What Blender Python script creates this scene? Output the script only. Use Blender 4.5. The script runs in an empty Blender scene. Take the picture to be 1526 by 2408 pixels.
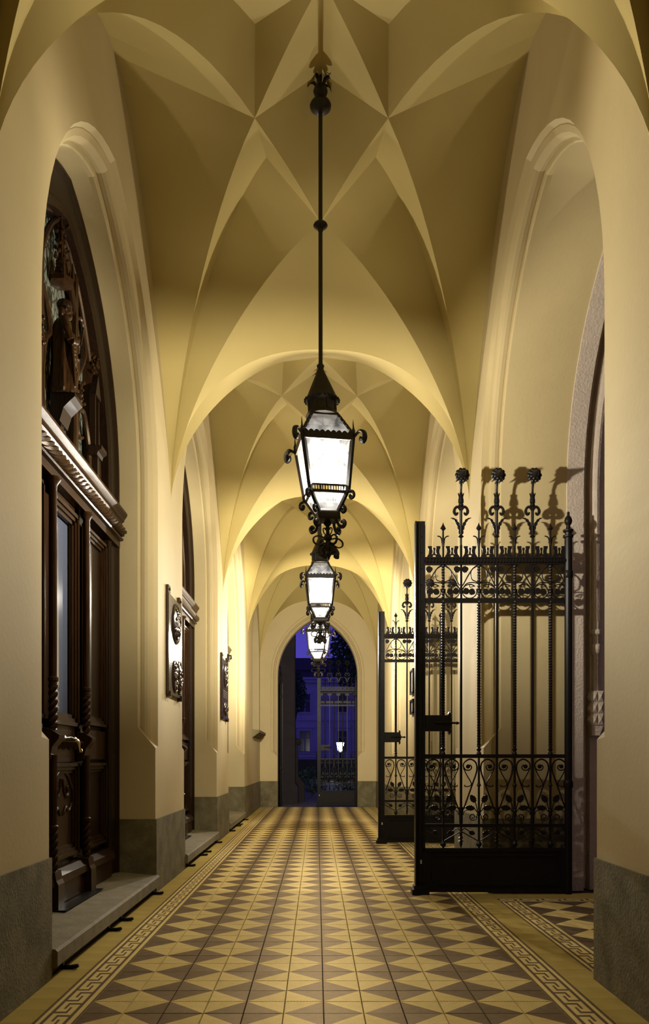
import bpy, bmesh, math, random
from mathutils import Vector, Matrix
PI = math.pi
random.seed(7)
SC = bpy.context.scene
COL = SC.collection

# ------------------------------------------------------------------ camera
F_PX, W_PX, H_PX = 1918.0, 1526.0, 2408.0
VPX, VPY, CAM_H = 745.0, 1788.0, 1.261
cam_d = bpy.data.cameras.new('camera')
cam = bpy.data.objects.new('camera', cam_d); COL.objects.link(cam)
cam.location = (0, 0, CAM_H); cam.rotation_euler = (PI / 2, 0, 0)
cam_d.sensor_fit = 'VERTICAL'; cam_d.sensor_height = 36.0; cam_d.sensor_width = 36.0
cam_d.lens = F_PX / H_PX * 36.0
cam_d.shift_y = (VPY - H_PX / 2) / H_PX
cam_d.shift_x = (W_PX / 2 - VPX) / H_PX
cam_d.clip_start = 0.05; cam_d.clip_end = 400
SC.camera = cam

# ------------------------------------------------------------------ world: dusk sky
world = bpy.data.worlds.new('dusk'); SC.world = world; world.use_nodes = True
wn, wl = world.node_tree.nodes, world.node_tree.links
bg = wn['Background']
tc = wn.new('ShaderNodeTexCoord'); sx = wn.new('ShaderNodeSeparateXYZ'); rp = wn.new('ShaderNodeValToRGB')
wl.new(tc.outputs['Generated'], sx.inputs[0]); wl.new(sx.outputs['Z'], rp.inputs[0]); wl.new(rp.outputs[0], bg.inputs[0])
rp.color_ramp.elements[0].position = 0.0; rp.color_ramp.elements[0].color = (0.11, 0.085, 0.66, 1)
rp.color_ramp.elements[1].position = 0.55; rp.color_ramp.elements[1].color = (0.022, 0.016, 0.15, 1)
bg.inputs[1].default_value = 0.75

# ------------------------------------------------------------------ exposure
SC.view_settings.view_transform = 'Standard'
SC.view_settings.look = 'None'
SC.view_settings.exposure = 0.0
SC.view_settings.gamma = 1.0
SC.view_settings.use_curve_mapping = False
SC.cycles.diffuse_bounces = 3; SC.cycles.glossy_bounces = 3; SC.cycles.max_bounces = 8
LAMP_WATTS = (425.0, 640.0, 1080.0)
LAMP_COLOR = (1.0, 0.95, 0.85)

# ------------------------------------------------------------------ materials
def mat(name, col, rough=0.6, metal=0.0, noise=0.0, nscale=8.0, bump=0.0, bscale=60.0, col2=None, spec=0.5, coat=0.0, grain=None, tint=None):
    m = bpy.data.materials.new(name); m.use_nodes = True
    n, l = m.node_tree.nodes, m.node_tree.links
    b = n['Principled BSDF']
    b.inputs['Base Color'].default_value = (*col, 1); b.inputs['Roughness'].default_value = rough
    b.inputs['Metallic'].default_value = metal; b.inputs['Specular IOR Level'].default_value = spec
    if tint: b.inputs['Specular Tint'].default_value = (*tint, 1)
    if coat: b.inputs['Coat Weight'].default_value = coat; b.inputs['Coat Roughness'].default_value = 0.15
    t = n.new('ShaderNodeTexCoord')
    src = t.outputs['Object']
    if grain:
        mp = n.new('ShaderNodeMapping'); mp.inputs['Scale'].default_value = grain; l.new(src, mp.inputs[0]); src = mp.outputs[0]
    if noise or col2:
        nt = n.new('ShaderNodeTexNoise'); nt.inputs['Scale'].default_value = nscale; nt.inputs['Detail'].default_value = 6
        nt.inputs['Roughness'].default_value = 0.6
        l.new(src, nt.inputs['Vector'])
        r = n.new('ShaderNodeValToRGB'); l.new(nt.outputs['Fac'], r.inputs[0])
        r.color_ramp.elements[0].position = 0.32; r.color_ramp.elements[1].position = 0.68
        c2 = col2 or tuple(c * (1 - noise) for c in col)
        r.color_ramp.elements[0].color = (*c2, 1); r.color_ramp.elements[1].color = (*col, 1)
        l.new(r.outputs[0], b.inputs['Base Color'])
    if bump:
        bt = n.new('ShaderNodeTexNoise'); bt.inputs['Scale'].default_value = bscale; bt.inputs['Detail'].default_value = 4
        l.new(src, bt.inputs['Vector'])
        bp = n.new('ShaderNodeBump'); bp.inputs['Strength'].default_value = bump; bp.inputs['Distance'].default_value = 0.01
        l.new(bt.outputs['Fac'], bp.inputs['Height']); l.new(bp.outputs[0], b.inputs['Normal'])
    return m

M = {}
M['plaster'] = mat('cream_plaster', (0.510, 0.408, 0.210), 0.75, noise=0.07, nscale=1.6, bump=0.12, bscale=30, spec=0.2)
M['vault'] = mat('vault_plaster', (0.450, 0.350, 0.126), 0.8, noise=0.06, nscale=1.2, bump=0.06, bscale=14, spec=0.15)
M['plinth'] = mat('plinth_stone', (0.195, 0.165, 0.088), 0.85, col2=(0.10, 0.084, 0.04), nscale=5, bump=0.55, bscale=55, spec=0.2)
M['step'] = mat('worn_step_stone', (0.20, 0.165, 0.09), 0.75, col2=(0.13, 0.105, 0.055), nscale=7, bump=0.35, bscale=40, spec=0.3)
M['pink_stone'] = mat('dressed_stone', (0.56, 0.47, 0.38), 0.8, noise=0.12, nscale=9, bump=0.8, bscale=45, spec=0.2)
M['grout'] = mat('grout', (0.10, 0.085, 0.05), 0.9, spec=0.1)
M['tile_plain'] = mat('yellow_border_tile', (0.38, 0.285, 0.085), 0.5, noise=0.18, nscale=3, spec=0.0)
M['tile_light_s'] = mat('buff_tile_smooth', (0.58, 0.45, 0.18), 0.5, noise=0.14, nscale=9, spec=0.0)
M['tile_dark_s'] = mat('brown_tile_smooth', (0.105, 0.073, 0.046), 0.5, noise=0.25, nscale=9, spec=0.0)
M['iron'] = mat('black_wrought_iron', (0.010, 0.008, 0.007), 0.40, metal=0.0, bump=0.06, bscale=80, spec=0.16)
M['iron_lamp'] = mat('black_lamp_iron', (0.014, 0.011, 0.009), 0.45, spec=0.4, bump=0.05, bscale=90)
M['wood'] = mat('dark_varnished_oak', (0.038, 0.018, 0.007), 0.32, col2=(0.018, 0.008, 0.003), nscale=6, bump=0.10, bscale=20, spec=0.15, tint=(1.0, 0.78, 0.52), grain=(9, 9, 0.8))
M['wood_dark'] = mat('deep_oak_panel', (0.020, 0.009, 0.004), 0.34, col2=(0.010, 0.005, 0.002), nscale=6, spec=0.18, grain=(9, 9, 0.8))
M['brass'] = mat('polished_brass', (0.62, 0.50, 0.26), 0.22, metal=1.0)
M['bronze'] = mat('dark_bronze', (0.060, 0.038, 0.022), 0.15, metal=0.55, noise=0.3, nscale=25, bump=0.15, bscale=60)
M['bronze_text'] = mat('worn_bronze_letters', (0.13, 0.09, 0.055), 0.35, metal=0.7)
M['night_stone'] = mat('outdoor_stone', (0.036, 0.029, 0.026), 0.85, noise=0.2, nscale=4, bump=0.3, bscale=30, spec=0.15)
M['facade'] = mat('painted_facade', (0.62, 0.62, 0.64), 0.8, noise=0.12, nscale=0.6, spec=0.15)
M['roof'] = mat('slate_roof', (0.10, 0.09, 0.11), 0.7, noise=0.2, nscale=2)
M['dark_pane'] = mat('unlit_window_pane', (0.006, 0.006, 0.010), 0.12, spec=0.5)
M['leaf'] = mat('dusk_foliage', (0.035, 0.085, 0.04), 0.55, col2=(0.015, 0.040, 0.02), nscale=3, spec=0.4)
M['bark'] = mat('bark', (0.05, 0.035, 0.025), 0.9, bump=0.5, bscale=25)
M['paving'] = mat('outdoor_paving', (0.09, 0.08, 0.075), 0.7, noise=0.3, nscale=3)
M['sticker'] = mat('white_sticker', (0.75, 0.72, 0.66), 0.5, col2=(0.25, 0.23, 0.2), nscale=90)
M['notice'] = mat('notice_paper', (0.35, 0.30, 0.2), 0.5, noise=0.3, nscale=20)
M['white_trim'] = mat('white_window_frame', (0.34, 0.34, 0.37), 0.6)

def ridged(name, col, c2):
    # tile with fine moulded ridges that run parallel to the tile's diagonal
    m = mat(name, col, 0.50, col2=c2, nscale=14, spec=0.0)
    n, l = m.node_tree.nodes, m.node_tree.links
    b = n['Principled BSDF']
    t = n.new('ShaderNodeTexCoord'); s = n.new('ShaderNodeSeparateXYZ'); l.new(t.outputs['Object'], s.inputs[0])
    a = n.new('ShaderNodeMath'); a.operation = 'ADD'; l.new(s.outputs[0], a.inputs[0]); l.new(s.outputs[1], a.inputs[1])
    mu = n.new('ShaderNodeMath'); mu.operation = 'MULTIPLY'; l.new(a.outputs[0], mu.inputs[0]); mu.inputs[1].default_value = 2 * PI / 0.0167
    si = n.new('ShaderNodeMath'); si.operation = 'SINE'; l.new(mu.outputs[0], si.inputs[0])
    cl = n.new('ShaderNodeMapRange'); l.new(si.outputs[0], cl.inputs[0]); cl.inputs[1].default_value = -0.95; cl.inputs[2].default_value = -0.35
    bp = n.new('ShaderNodeBump'); bp.inputs['Strength'].default_value = 1.0; bp.inputs['Distance'].default_value = 0.0035
    l.new(cl.outputs[0], bp.inputs['Height']); l.new(bp.outputs[0], b.inputs['Normal'])
    # darker colour in the grooves
    old = b.inputs['Base Color'].links[0].from_socket
    mx = n.new('ShaderNodeMix'); mx.data_type = 'RGBA'
    mp = n.new('ShaderNodeMapRange'); l.new(cl.outputs[0], mp.inputs[0]); mp.inputs[3].default_value = 0.62; mp.inputs[4].default_value = 0.0
    l.new(mp.outputs[0], mx.inputs[0]); l.new(old, mx.inputs[6]); mx.inputs[7].default_value = (0.02, 0.015, 0.008, 1)
    l.new(mx.outputs[2], b.inputs['Base Color'])
    return m
M['tile_light'] = ridged('buff_ridged_tile', (0.68, 0.53, 0.215), (0.56, 0.43, 0.165))
M['tile_dark'] = ridged('brown_ridged_tile', (0.150, 0.105, 0.066), (0.100, 0.070, 0.044))

def waxed(m, col, rough):
    # yellowed wax: a faint warm gloss laid over the matt tile body
    n, l = m.node_tree.nodes, m.node_tree.links
    b = n['Principled BSDF']; out = n['Material Output']
    g = n.new('ShaderNodeBsdfAnisotropic'); g.inputs['Color'].default_value = (*col, 1); g.inputs['Roughness'].default_value = rough
    if b.inputs['Normal'].links: l.new(b.inputs['Normal'].links[0].from_socket, g.inputs['Normal'])
    a = n.new('ShaderNodeAddShader'); l.new(b.outputs[0], a.inputs[0]); l.new(g.outputs[0], a.inputs[1]); l.new(a.outputs[0], out.inputs[0])
for k_, c_ in (('tile_light', (0.105, 0.081, 0.039)), ('tile_dark', (0.085, 0.064, 0.038)), ('tile_light_s', (0.12, 0.092, 0.045)), ('tile_dark_s', (0.075, 0.056, 0.033)), ('tile_plain', (0.07, 0.052, 0.022))): waxed(M[k_], c_, 0.48)

def lamp_glass(nm, tc, lo, hi):
    m = bpy.data.materials.new(nm); m.use_nodes = True
    n, l = m.node_tree.nodes, m.node_tree.links
    out = n['Material Output']; n.remove(n['Principled BSDF'])
    tr = n.new('ShaderNodeBsdfTransparent'); tr.inputs[0].default_value = (*tc, 1)
    tl = n.new('ShaderNodeBsdfTranslucent'); ad = n.new('ShaderNodeAddShader')
    t = n.new('ShaderNodeTexCoord'); nz = n.new('ShaderNodeTexNoise'); nz.inputs['Scale'].default_value = 14; nz.inputs['Detail'].default_value = 7
    r = n.new('ShaderNodeValToRGB'); l.new(t.outputs['Object'], nz.inputs[0]); l.new(nz.outputs['Fac'], r.inputs[0])
    r.color_ramp.elements[0].position = 0.35; r.color_ramp.elements[1].position = 0.65
    r.color_ramp.elements[0].color = (lo, lo, lo, 1); r.color_ramp.elements[1].color = (hi, hi, hi, 1)
    l.new(r.outputs[0], tl.inputs[0])
    l.new(tr.outputs[0], ad.inputs[0]); l.new(tl.outputs[0], ad.inputs[1]); l.new(ad.outputs[0], out.inputs[0])
    return m
M['lamp_glass'] = lamp_glass('mottled_lamp_glass', (0.80, 0.78, 0.74), 0.004, 0.022)
M['sooty_glass'] = lamp_glass('sooty_roof_glass', (0.12, 0.115, 0.105), 0.002, 0.009)  # greyish roof panes, tint deepened to darken the vault
M['dim_glass'] = lamp_glass('dim_lower_glass', (0.26, 0.25, 0.23), 0.003, 0.010)  # lower panes tinted dark to cut lamp light on lower walls and floor

def door_glass(name, tint, vor=0):
    m = bpy.data.materials.new(name); m.use_nodes = True
    n, l = m.node_tree.nodes, m.node_tree.links
    b = n['Principled BSDF']; b.inputs['Base Color'].default_value = (*tint, 1); b.inputs['Roughness'].default_value = 0.08
    b.inputs['Specular IOR Level'].default_value = 0.8
    if vor:
        t = n.new('ShaderNodeTexCoord'); v = n.new('ShaderNodeTexVoronoi'); v.inputs['Scale'].default_value = vor
        v.feature = 'DISTANCE_TO_EDGE'
        mp = n.new('ShaderNodeMapping'); mp.inputs['Scale'].default_value = (1, 1, 0.7); l.new(t.outputs['Object'], mp.inputs[0]); l.new(mp.outputs[0], v.inputs['Vector'])
        r = n.new('ShaderNodeValToRGB'); l.new(v.outputs[0], r.inputs[0]); r.color_ramp.elements[1].position = 0.12
        r.color_ramp.elements[0].color = (0.01, 0.01, 0.008, 1); r.color_ramp.elements[1].color = (*tint, 1)
        l.new(r.outputs[0], b.inputs['Base Color'])
        bp = n.new('ShaderNodeBump'); bp.inputs['Distance'].default_value = 0.02; l.new(v.outputs[0], bp.inputs['Height']); l.new(bp.outputs[0], b.inputs['Normal'])
        b.inputs['Roughness'].default_value = 0.2
    return m
M['door_glass'] = door_glass('blue_grey_door_glass', (0.10, 0.115, 0.16))  # even blue-grey tint over the whole pane
M['lead_glass'] = door_glass('leaded_tympanum_glass', (0.16, 0.17, 0.13), 14)

def emissive(name, col, s):
    m = bpy.data.materials.new(name); m.use_nodes = True
    b = m.node_tree.nodes['Principled BSDF']; b.inputs['Emission Color'].default_value = (*col, 1); b.inputs['Emission Strength'].default_value = s
    b.inputs['Base Color'].default_value = (*col, 1)
    return m
M['bulb'] = emissive('glowing_bulb', (1.0, 0.93, 0.80), 6.0)
M['street_glow'] = emissive('lit_street_lamp_glass', (0.75, 0.86, 1.0), 55.0)

# ------------------------------------------------------------------ mesh builder
class MB:
    def __init__(s): s.v = []; s.f = []; s.m = []
    def add(s, vs, fs, mi=0):
        o = len(s.v); s.v += [Vector(p) for p in vs]
        for f in fs: s.f.append([i + o for i in f]); s.m.append(mi)
        return s
    def box(s, x0, x1, y0, y1, z0, z1, mi=0):
        return s.add([(x0,y0,z0),(x1,y0,z0),(x1,y1,z0),(x0,y1,z0),(x0,y0,z1),(x1,y0,z1),(x1,y1,z1),(x0,y1,z1)],
                     [(3,2,1,0),(4,5,6,7),(0,1,5,4),(1,2,6,5),(2,3,7,6),(3,0,4,7)], mi)
    def bar(s, p, q, w, d, up=(0,1,0), mi=0):
        p, q = Vector(p), Vector(q); t = (q - p).normalized(); u = Vector(up)
        a = t.cross(u)
        if a.length < 1e-4: a = t.cross(Vector((1,0,0)))
        a.normalize(); b = a.cross(t).normalized()
        vs = []
        for c in (p, q):
            for i, j in ((-1,-1),(1,-1),(1,1),(-1,1)): vs.append(c + a * (i * w / 2) + b * (j * d / 2))
        return s.add(vs, [(3,2,1,0),(4,5,6,7),(0,1,5,4),(1,2,6,5),(2,3,7,6),(3,0,4,7)], mi)
    def tube(s, pts, r, n=6, mi=0, flat=None, closed=False):
        pts = [Vector(p) for p in pts]; N = len(pts); rs = r if isinstance(r, (list, tuple)) else [r] * N
        ref = None; rings = []
        for i in range(N):
            if closed: t = pts[(i+1) % N] - pts[i-1]
            else: t = pts[min(i+1, N-1)] - pts[max(i-1, 0)]
            t.normalize()
            if ref is None:
                ref = t.cross(Vector((0,1,0)))
                if ref.length < 0.1: ref = t.cross(Vector((1,0,0)))
            a = (ref - t * ref.dot(t)); a.normalize(); ref = a; b = t.cross(a)
            fl = flat or 1.0
            rings.append([pts[i] + a * (math.cos(2*PI*k/n) * rs[i]) + b * (math.sin(2*PI*k/n) * rs[i] * fl) for k in range(n)])
        o = [p for rg in rings for p in rg]; fs = []
        for i in range(N if closed else N - 1):
            j = (i + 1) % N
            for k in range(n): fs.append((i*n+k, i*n+(k+1)%n, j*n+(k+1)%n, j*n+k))
        if not closed: fs.append(tuple(reversed(range(n)))); fs.append(tuple((N-1)*n + k for k in range(n)))
        return s.add(o, fs, mi)
    def lathe(s, prof, c=(0,0,0), n=12, mi=0, ph=0.0, sx=1.0, sy=1.0):
        vs, fs = [], []
        for r, z in prof:
            for k in range(n):
                a = 2*PI*k/n + ph; vs.append((c[0]+r*sx*math.cos(a), c[1]+r*sy*math.sin(a), c[2]+z))
        for i in range(len(prof)-1):
            for k in range(n): fs.append((i*n+k, i*n+(k+1)%n, (i+1)*n+(k+1)%n, (i+1)*n+k))
        fs.append(tuple(reversed(range(n)))); fs.append(tuple((len(prof)-1)*n+k for k in range(n)))
        return s.add(vs, fs, mi)
    def lathe_axis(s, prof, p, q, n=10, mi=0):
        # profile (r, t) along the segment p -> q, t in metres from p
        p, q = Vector(p), Vector(q); d = (q - p).normalized(); rot = Vector((0,0,1)).rotation_difference(d).to_matrix()
        tmp = MB().lathe(prof, (0,0,0), n, mi)
        return s.add([rot @ v + p for v in tmp.v], tmp.f, mi)
    def prism(s, outline, y0, y1, mi=0, plane='xz', at=0.0):
        n = len(outline)
        def P(a, b, c): return (a, c, b) if plane == 'xz' else ((c, a, b) if plane == 'yz' else (a, b, c))
        vs = [P(a, b, y0) for a, b in outline] + [P(a, b, y1) for a, b in outline]
        fs = [tuple(range(n)), tuple(reversed(range(n, 2*n)))]
        for i in range(n): fs.append((i, (i+1)%n, n+(i+1)%n, n+i))
        return s.add(vs, fs, mi)
    def sphere(s, c, r, nu=10, nv=6, mi=0):
        rx, ry, rz = r if isinstance(r, (list, tuple)) else (r, r, r)
        prof = []
        for i in range(nv+1):
            a = -PI/2 + PI*i/nv; prof.append((max(math.cos(a), 0.02), math.sin(a)*rz))
        return s.lathe([(p, z) for p, z in prof], c, nu, mi, 0, rx, ry)
    def grid(s, rows, mi=0):
        n = len(rows[0]); vs = [p for r in rows for p in r]; fs = []
        for i in range(len(rows)-1):
            for k in range(n-1): fs.append((i*n+k, i*n+k+1, (i+1)*n+k+1, (i+1)*n+k))
        return s.add(vs, fs, mi)
    def twist(s, c, z0, z1, half, pitch, seg=0.02, mi=0, axis='z'):
        N = max(2, int((z1 - z0) / seg)); vs, fs = [], []
        for i in range(N+1):
            z = z0 + (z1-z0)*i/N; a = 2*PI*(z-z0)/pitch
            for k in range(4):
                b = a + PI/4 + k*PI/2; p = (c[0]+half*1.3*math.cos(b), c[1]+half*1.3*math.sin(b), z)
                if axis == 'x': p = (p[2], c[1] + half*1.3*math.sin(b), c[0] + half*1.3*math.cos(b))
                if axis == 'y': p = (c[1] + half*1.3*math.sin(b), p[2], c[0] + half*1.3*math.cos(b))
                vs.append(p)
        for i in range(N):
            for k in range(4): fs.append((i*4+k, i*4+(k+1)%4, (i+1)*4+(k+1)%4, (i+1)*4+k))
        fs += [(3,2,1,0), tuple(N*4+k for k in range(4))]
        return s.add(vs, fs, mi)
    def xf(s, fn): s.v = [Vector(fn(p)) for p in s.v]; return s
    def mirx(s, cx=0.0):
        n = len(s.v); k = len(s.f)
        s.v += [Vector((2*cx - p.x, p.y, p.z)) for p in s.v[:n]]
        for i in range(k): s.f.append([j + n for j in reversed(s.f[i])]); s.m.append(s.m[i])
        return s
    def mesh(s, name, mats, angle=35, recalc=True):
        me = bpy.data.meshes.new(name); me.from_pydata(s.v, [], s.f)
        for m_ in (mats if isinstance(mats, (list, tuple)) else [mats]): me.materials.append(m_)
        me.polygons.foreach_set('material_index', s.m)
        if recalc:
            bm = bmesh.new(); bm.from_mesh(me); bmesh.ops.recalc_face_normals(bm, faces=bm.faces); bm.to_mesh(me); bm.free()
        if angle:
            me.polygons.foreach_set('use_smooth', [True]*len(me.polygons)); me.set_sharp_from_angle(angle=math.radians(angle))
        me.update(); return me
    def build(s, name, mats, parent=None, angle=35, recalc=True):
        return obj(name, s.mesh(name, mats, angle, recalc), parent)

def obj(name, me, parent=None, loc=None):
    o = bpy.data.objects.new(name, me); COL.objects.link(o)
    if parent: o.parent = parent
    if loc: o.location = loc
    return o
def empty(name, loc=(0,0,0), rz=0.0, parent=None):
    o = bpy.data.objects.new(name, None); COL.objects.link(o); o.location = loc; o.rotation_euler = (0,0,rz); o.empty_display_size = 0.1
    if parent: o.parent = parent
    return o
def tag(o, label=None, cat=None, group=None, kind=None):
    if label: o['label'] = label
    if cat: o['category'] = cat
    if group: o['group'] = group
    if kind: o['kind'] = kind
    return o
def copy_tree(o, parent=None):
    c = o.copy(); COL.objects.link(c); c.parent = parent
    for ch in list(o.children):
        copy_tree(ch, c)
    return c

# ------------------------------------------------------------------ layout constants
XL, XR = -1.54, 1.61                      # wall faces
XC, HWID = 0.035, 1.575
PITCH = 4.76
CEN = [6.235 + PITCH*i for i in range(3)]  # bays with doors and gates
Y_END = 22.1
HALF, SPR, CEN_OFF = 1.545, 3.85, 0.36     # wall openings: half width, springing height, arch centre offset
TOP = 7.1

def arch_outline(half, spr, c, h0=0.0, na=14, legs=(0.0,), grow=0.0):
    """left foot -> apex -> right foot, list of (s, h)"""
    R = half + c + 0.0; pts = []
    for h in legs: pts.append((-half, h))
    th = math.acos(c / R)
    for i in range(na+1):
        a = th * i / na; pts.append((c - R*math.cos(a), spr + R*math.sin(a)))
    right = [(-a, b) for a, b in reversed(pts[:-1])]
    return pts + right

NLEG = 5
HALF_R, SH_R = 1.595, 0.05                 # right-hand openings are a little wider
def opening_outline(o, p=0.0, half=HALF):
    """outline of the wall opening grown outward by o above the sloping chamfer stops (p = depth into the wall)"""
    hs = 1.38 + 1.15*p
    legs = (0.0, hs, hs+0.012, 2.6, SPR-0.3)
    base = arch_outline(half + o, SPR, CEN_OFF, legs=legs); N = len(base); out = []
    for i, (s, h) in enumerate(base):
        if i < 2: s = -half
        if i >= N - 2: s = half
        out.append((s, h))
    return out
PROFILE = [(0.125, 0.0), (0.100, 0.040), (0.092, 0.040), (0.080, 0.046), (0.052, 0.058), (0.034, 0.080), (0.026, 0.108), (0.030, 0.138), (0.036, 0.150), (0.008, 0.156), (0.0, 0.170), (0.0, 0.205)]

def wall_bay(name, xw, sgn, yc, half_len, kind_open, parent):
    b = MB()
    if not kind_open:
        b.add([(xw, yc-half_len, 0), (xw, yc+half_len, 0), (xw, yc+half_len, TOP), (xw, yc-half_len, TOP)], [(0,1,2,3)])
        return b.build(name, M['plaster'], parent, angle=None, recalc=False)
    hf, sf = (HALF_R, SH_R) if sgn > 0 else (HALF, 0.0)
    ol = [(s+sf*0, h) for s, h in opening_outline(PROFILE[0][0], 0.0, hf)]; n = NLEG
    yb0, yb1 = yc-half_len, yc+half_len; yc = yc+sf
    L = ol[:n+1]
    for sg in (-1, 1):
        for i in range(len(L)-1):
            (s0, h0), (s1, h1) = L[i], L[i+1]
            ye = yb1 if sg > 0 else yb0
            b.add([(xw, ye, h0), (xw, yc-sg*s0, h0), (xw, yc-sg*s1, h1), (xw, ye, h1)], [(0,1,2,3)])
        b.add([(xw, ye, L[-1][1]), (xw, yc-sg*L[-1][0], L[-1][1]), (xw, yc-sg*L[-1][0], TOP), (xw, ye, TOP)], [(0,1,2,3)])
    A = ol[n:-n]
    for i in range(len(A)-1):
        b.add([(xw, yc+A[i][0], A[i][1]), (xw, yc+A[i+1][0], A[i+1][1]), (xw, yc+A[i+1][0], TOP), (xw, yc+A[i][0], TOP)], [(0,1,2,3)])
    return b.build(name, M['plaster'], parent, angle=None, recalc=False)

def sweep_rows(prof, xw, sgn, yc):
    rows = []; hf, sf = (HALF_R, SH_R) if sgn > 0 else (HALF, 0.0)
    for o, p in prof: rows.append([(xw + sgn*p, yc + sf + s, h) for s, h in opening_outline(o, p, hf)])
    return rows

# ------------------------------------------------------------------ walls
wall_left = tag(empty('wall_left', (XL, 0, 0)), 'cream plastered left wall of the corridor with pointed door openings', kind='structure')
wall_right = tag(empty('wall_right', (XR, 0, 0)), 'cream plastered right wall of the corridor with pointed gate openings', kind='structure')
def local(o, parent):           # meshes are built in world coordinates: cancel the parent's offset
    o.location = -parent.location; return o
RE_L, RE_R = 0.365, 0.80
for sgn, xw, par, dep, nm in ((-1, XL, wall_left, RE_L, 'l'), (1, XR, wall_right, RE_R, 'r')):
    for k, yc in enumerate(CEN):
        local(wall_bay('wall_face', xw, sgn, yc, PITCH/2, True, par), par)
        local(MB().grid(sweep_rows(PROFILE, xw, sgn, yc)).build('arch_moulding', M['plaster'], par, angle=17, recalc=False), par)
        local(MB().grid(sweep_rows([(0.0, PROFILE[-1][1]), (0.0, dep)], xw, sgn, yc)).build('reveal', M['plaster'], par, angle=40, recalc=False), par)
    for yc, hl in ((1.475, PITCH/2), (-3.285, PITCH/2)):
        local(wall_bay('wall_face', xw, sgn, yc, hl, False, par), par)
local(wall_bay('wall_face', XR, 1, (18.135+Y_END)/2, (Y_END-18.135)/2, False, wall_right), wall_right)

# last left bay: a pointed window niche over a stone sill
WC, WH, WS, WR, SILL = 20.66, 1.12, 3.75, 0.35, 2.02
b = MB(); y0, y1 = 18.135, Y_END
ao = arch_outline(WH, WS, WR, legs=(SILL,))
b.box(XL-0.02, XL, y0, y1, 0, SILL)
b.add([(XL,y0,SILL),(XL,WC-WH,SILL),(XL,WC-WH,TOP),(XL,y0,TOP)], [(0,1,2,3)])
b.add([(XL,y1,SILL),(XL,WC+WH,SILL),(XL,WC+WH,TOP),(XL,y1,TOP)], [(0,1,2,3)])
for i in range(len(ao)-1):
    b.add([(XL,WC+ao[i][0],ao[i][1]),(XL,WC+ao[i+1][0],ao[i+1][1]),(XL,WC+ao[i+1][0],TOP),(XL,WC+ao[i][0],TOP)], [(0,1,2,3)])
local(b.build('wall_face', M['plaster'], wall_left, angle=None, recalc=False), wall_left)
win = tag(empty('window_1', (XL-0.3, WC, SILL)), 'pointed window niche with dark stone sill near the far end of left wall', kind='structure')
rows = [[(XL - p, WC + s, h) for s, h in ao] for p in (0, 0.3)]
local(MB().grid(rows).build('reveal', M['plaster'], win, angle=40, recalc=False), win)
g = MB(); g.add([(XL-0.3, WC+s, h) for s, h in ao], [tuple(range(len(ao)))])
local(g.build('pane', M['dark_pane'], win, angle=None, recalc=False), win)
fr = MB()
for p, q in zip(ao[:-1], ao[1:]): fr.bar((XL-0.28, WC+p[0], p[1]), (XL-0.28, WC+q[0], q[1]), 0.07, 0.06, (1,0,0))
fr.bar((XL-0.28, WC, SILL), (XL-0.28, WC, WS+1.1), 0.06, 0.06, (1,0,0)); fr.bar((XL-0.28, WC-WH, WS-0.3), (XL-0.28, WC+WH, WS-0.3), 0.06, 0.06, (1,0,0))
local(fr.build('window_frame', M['wood'], win), win)
sl = MB().prism([(XL-0.3, SILL), (XL+0.17, SILL-0.03), (XL+0.17, SILL-0.09), (XL+0.02, SILL-0.20), (XL-0.3, SILL-0.20)], WC-WH-0.08, WC+WH+0.06)
local(sl.build('window_sill', M['plinth'], win, angle=None), win)

# plinths along the wall feet
PL = 0.70
def plinth(par, xw, sgn, ya, yb, dep0, dep1):
    """stone plinth of one pier between two openings, wrapping into the reveals"""
    e = 0.014
    bb = MB(); x0 = xw - sgn*e
    d = max(dep0, dep1, 0.3)
    pts = [(x0, ya-(e if dep0 else 0)), (x0, yb+(e if dep1 else 0)), (xw+sgn*(dep1 or 0.3), yb+(e if dep1 else 0)), (xw+sgn*(dep0 or 0.3), ya-(e if dep0 else 0))]
    bb.prism(pts, 0, PL, plane='xy')
    return bb.build('plinth_block', M['plinth'], par, angle=None)
bl = tag(empty('baseboard_left'), 'rough grey stone plinth along foot of left wall', kind='structure')
br = tag(empty('baseboard_right'), 'rough grey stone plinth along foot of right wall', kind='structure')
def pier_edges(hf, sf): return [(-5.665, CEN[0]+sf-hf)] + [(CEN[i]+sf+hf, CEN[i+1]+sf-hf) for i in range(2)] + [(CEN[2]+sf+hf, Y_END)]
for i, (a, c) in enumerate(pier_edges(HALF, 0.0)): plinth(bl, XL, -1, a, c, RE_L if i else 0, RE_L if i < 3 else 0)
for i, (a, c) in enumerate(pier_edges(HALF_R, SH_R)):
    plinth(br, XR, 1, a, c, RE_R if i else 0, RE_R if i < 3 else 0)

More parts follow.
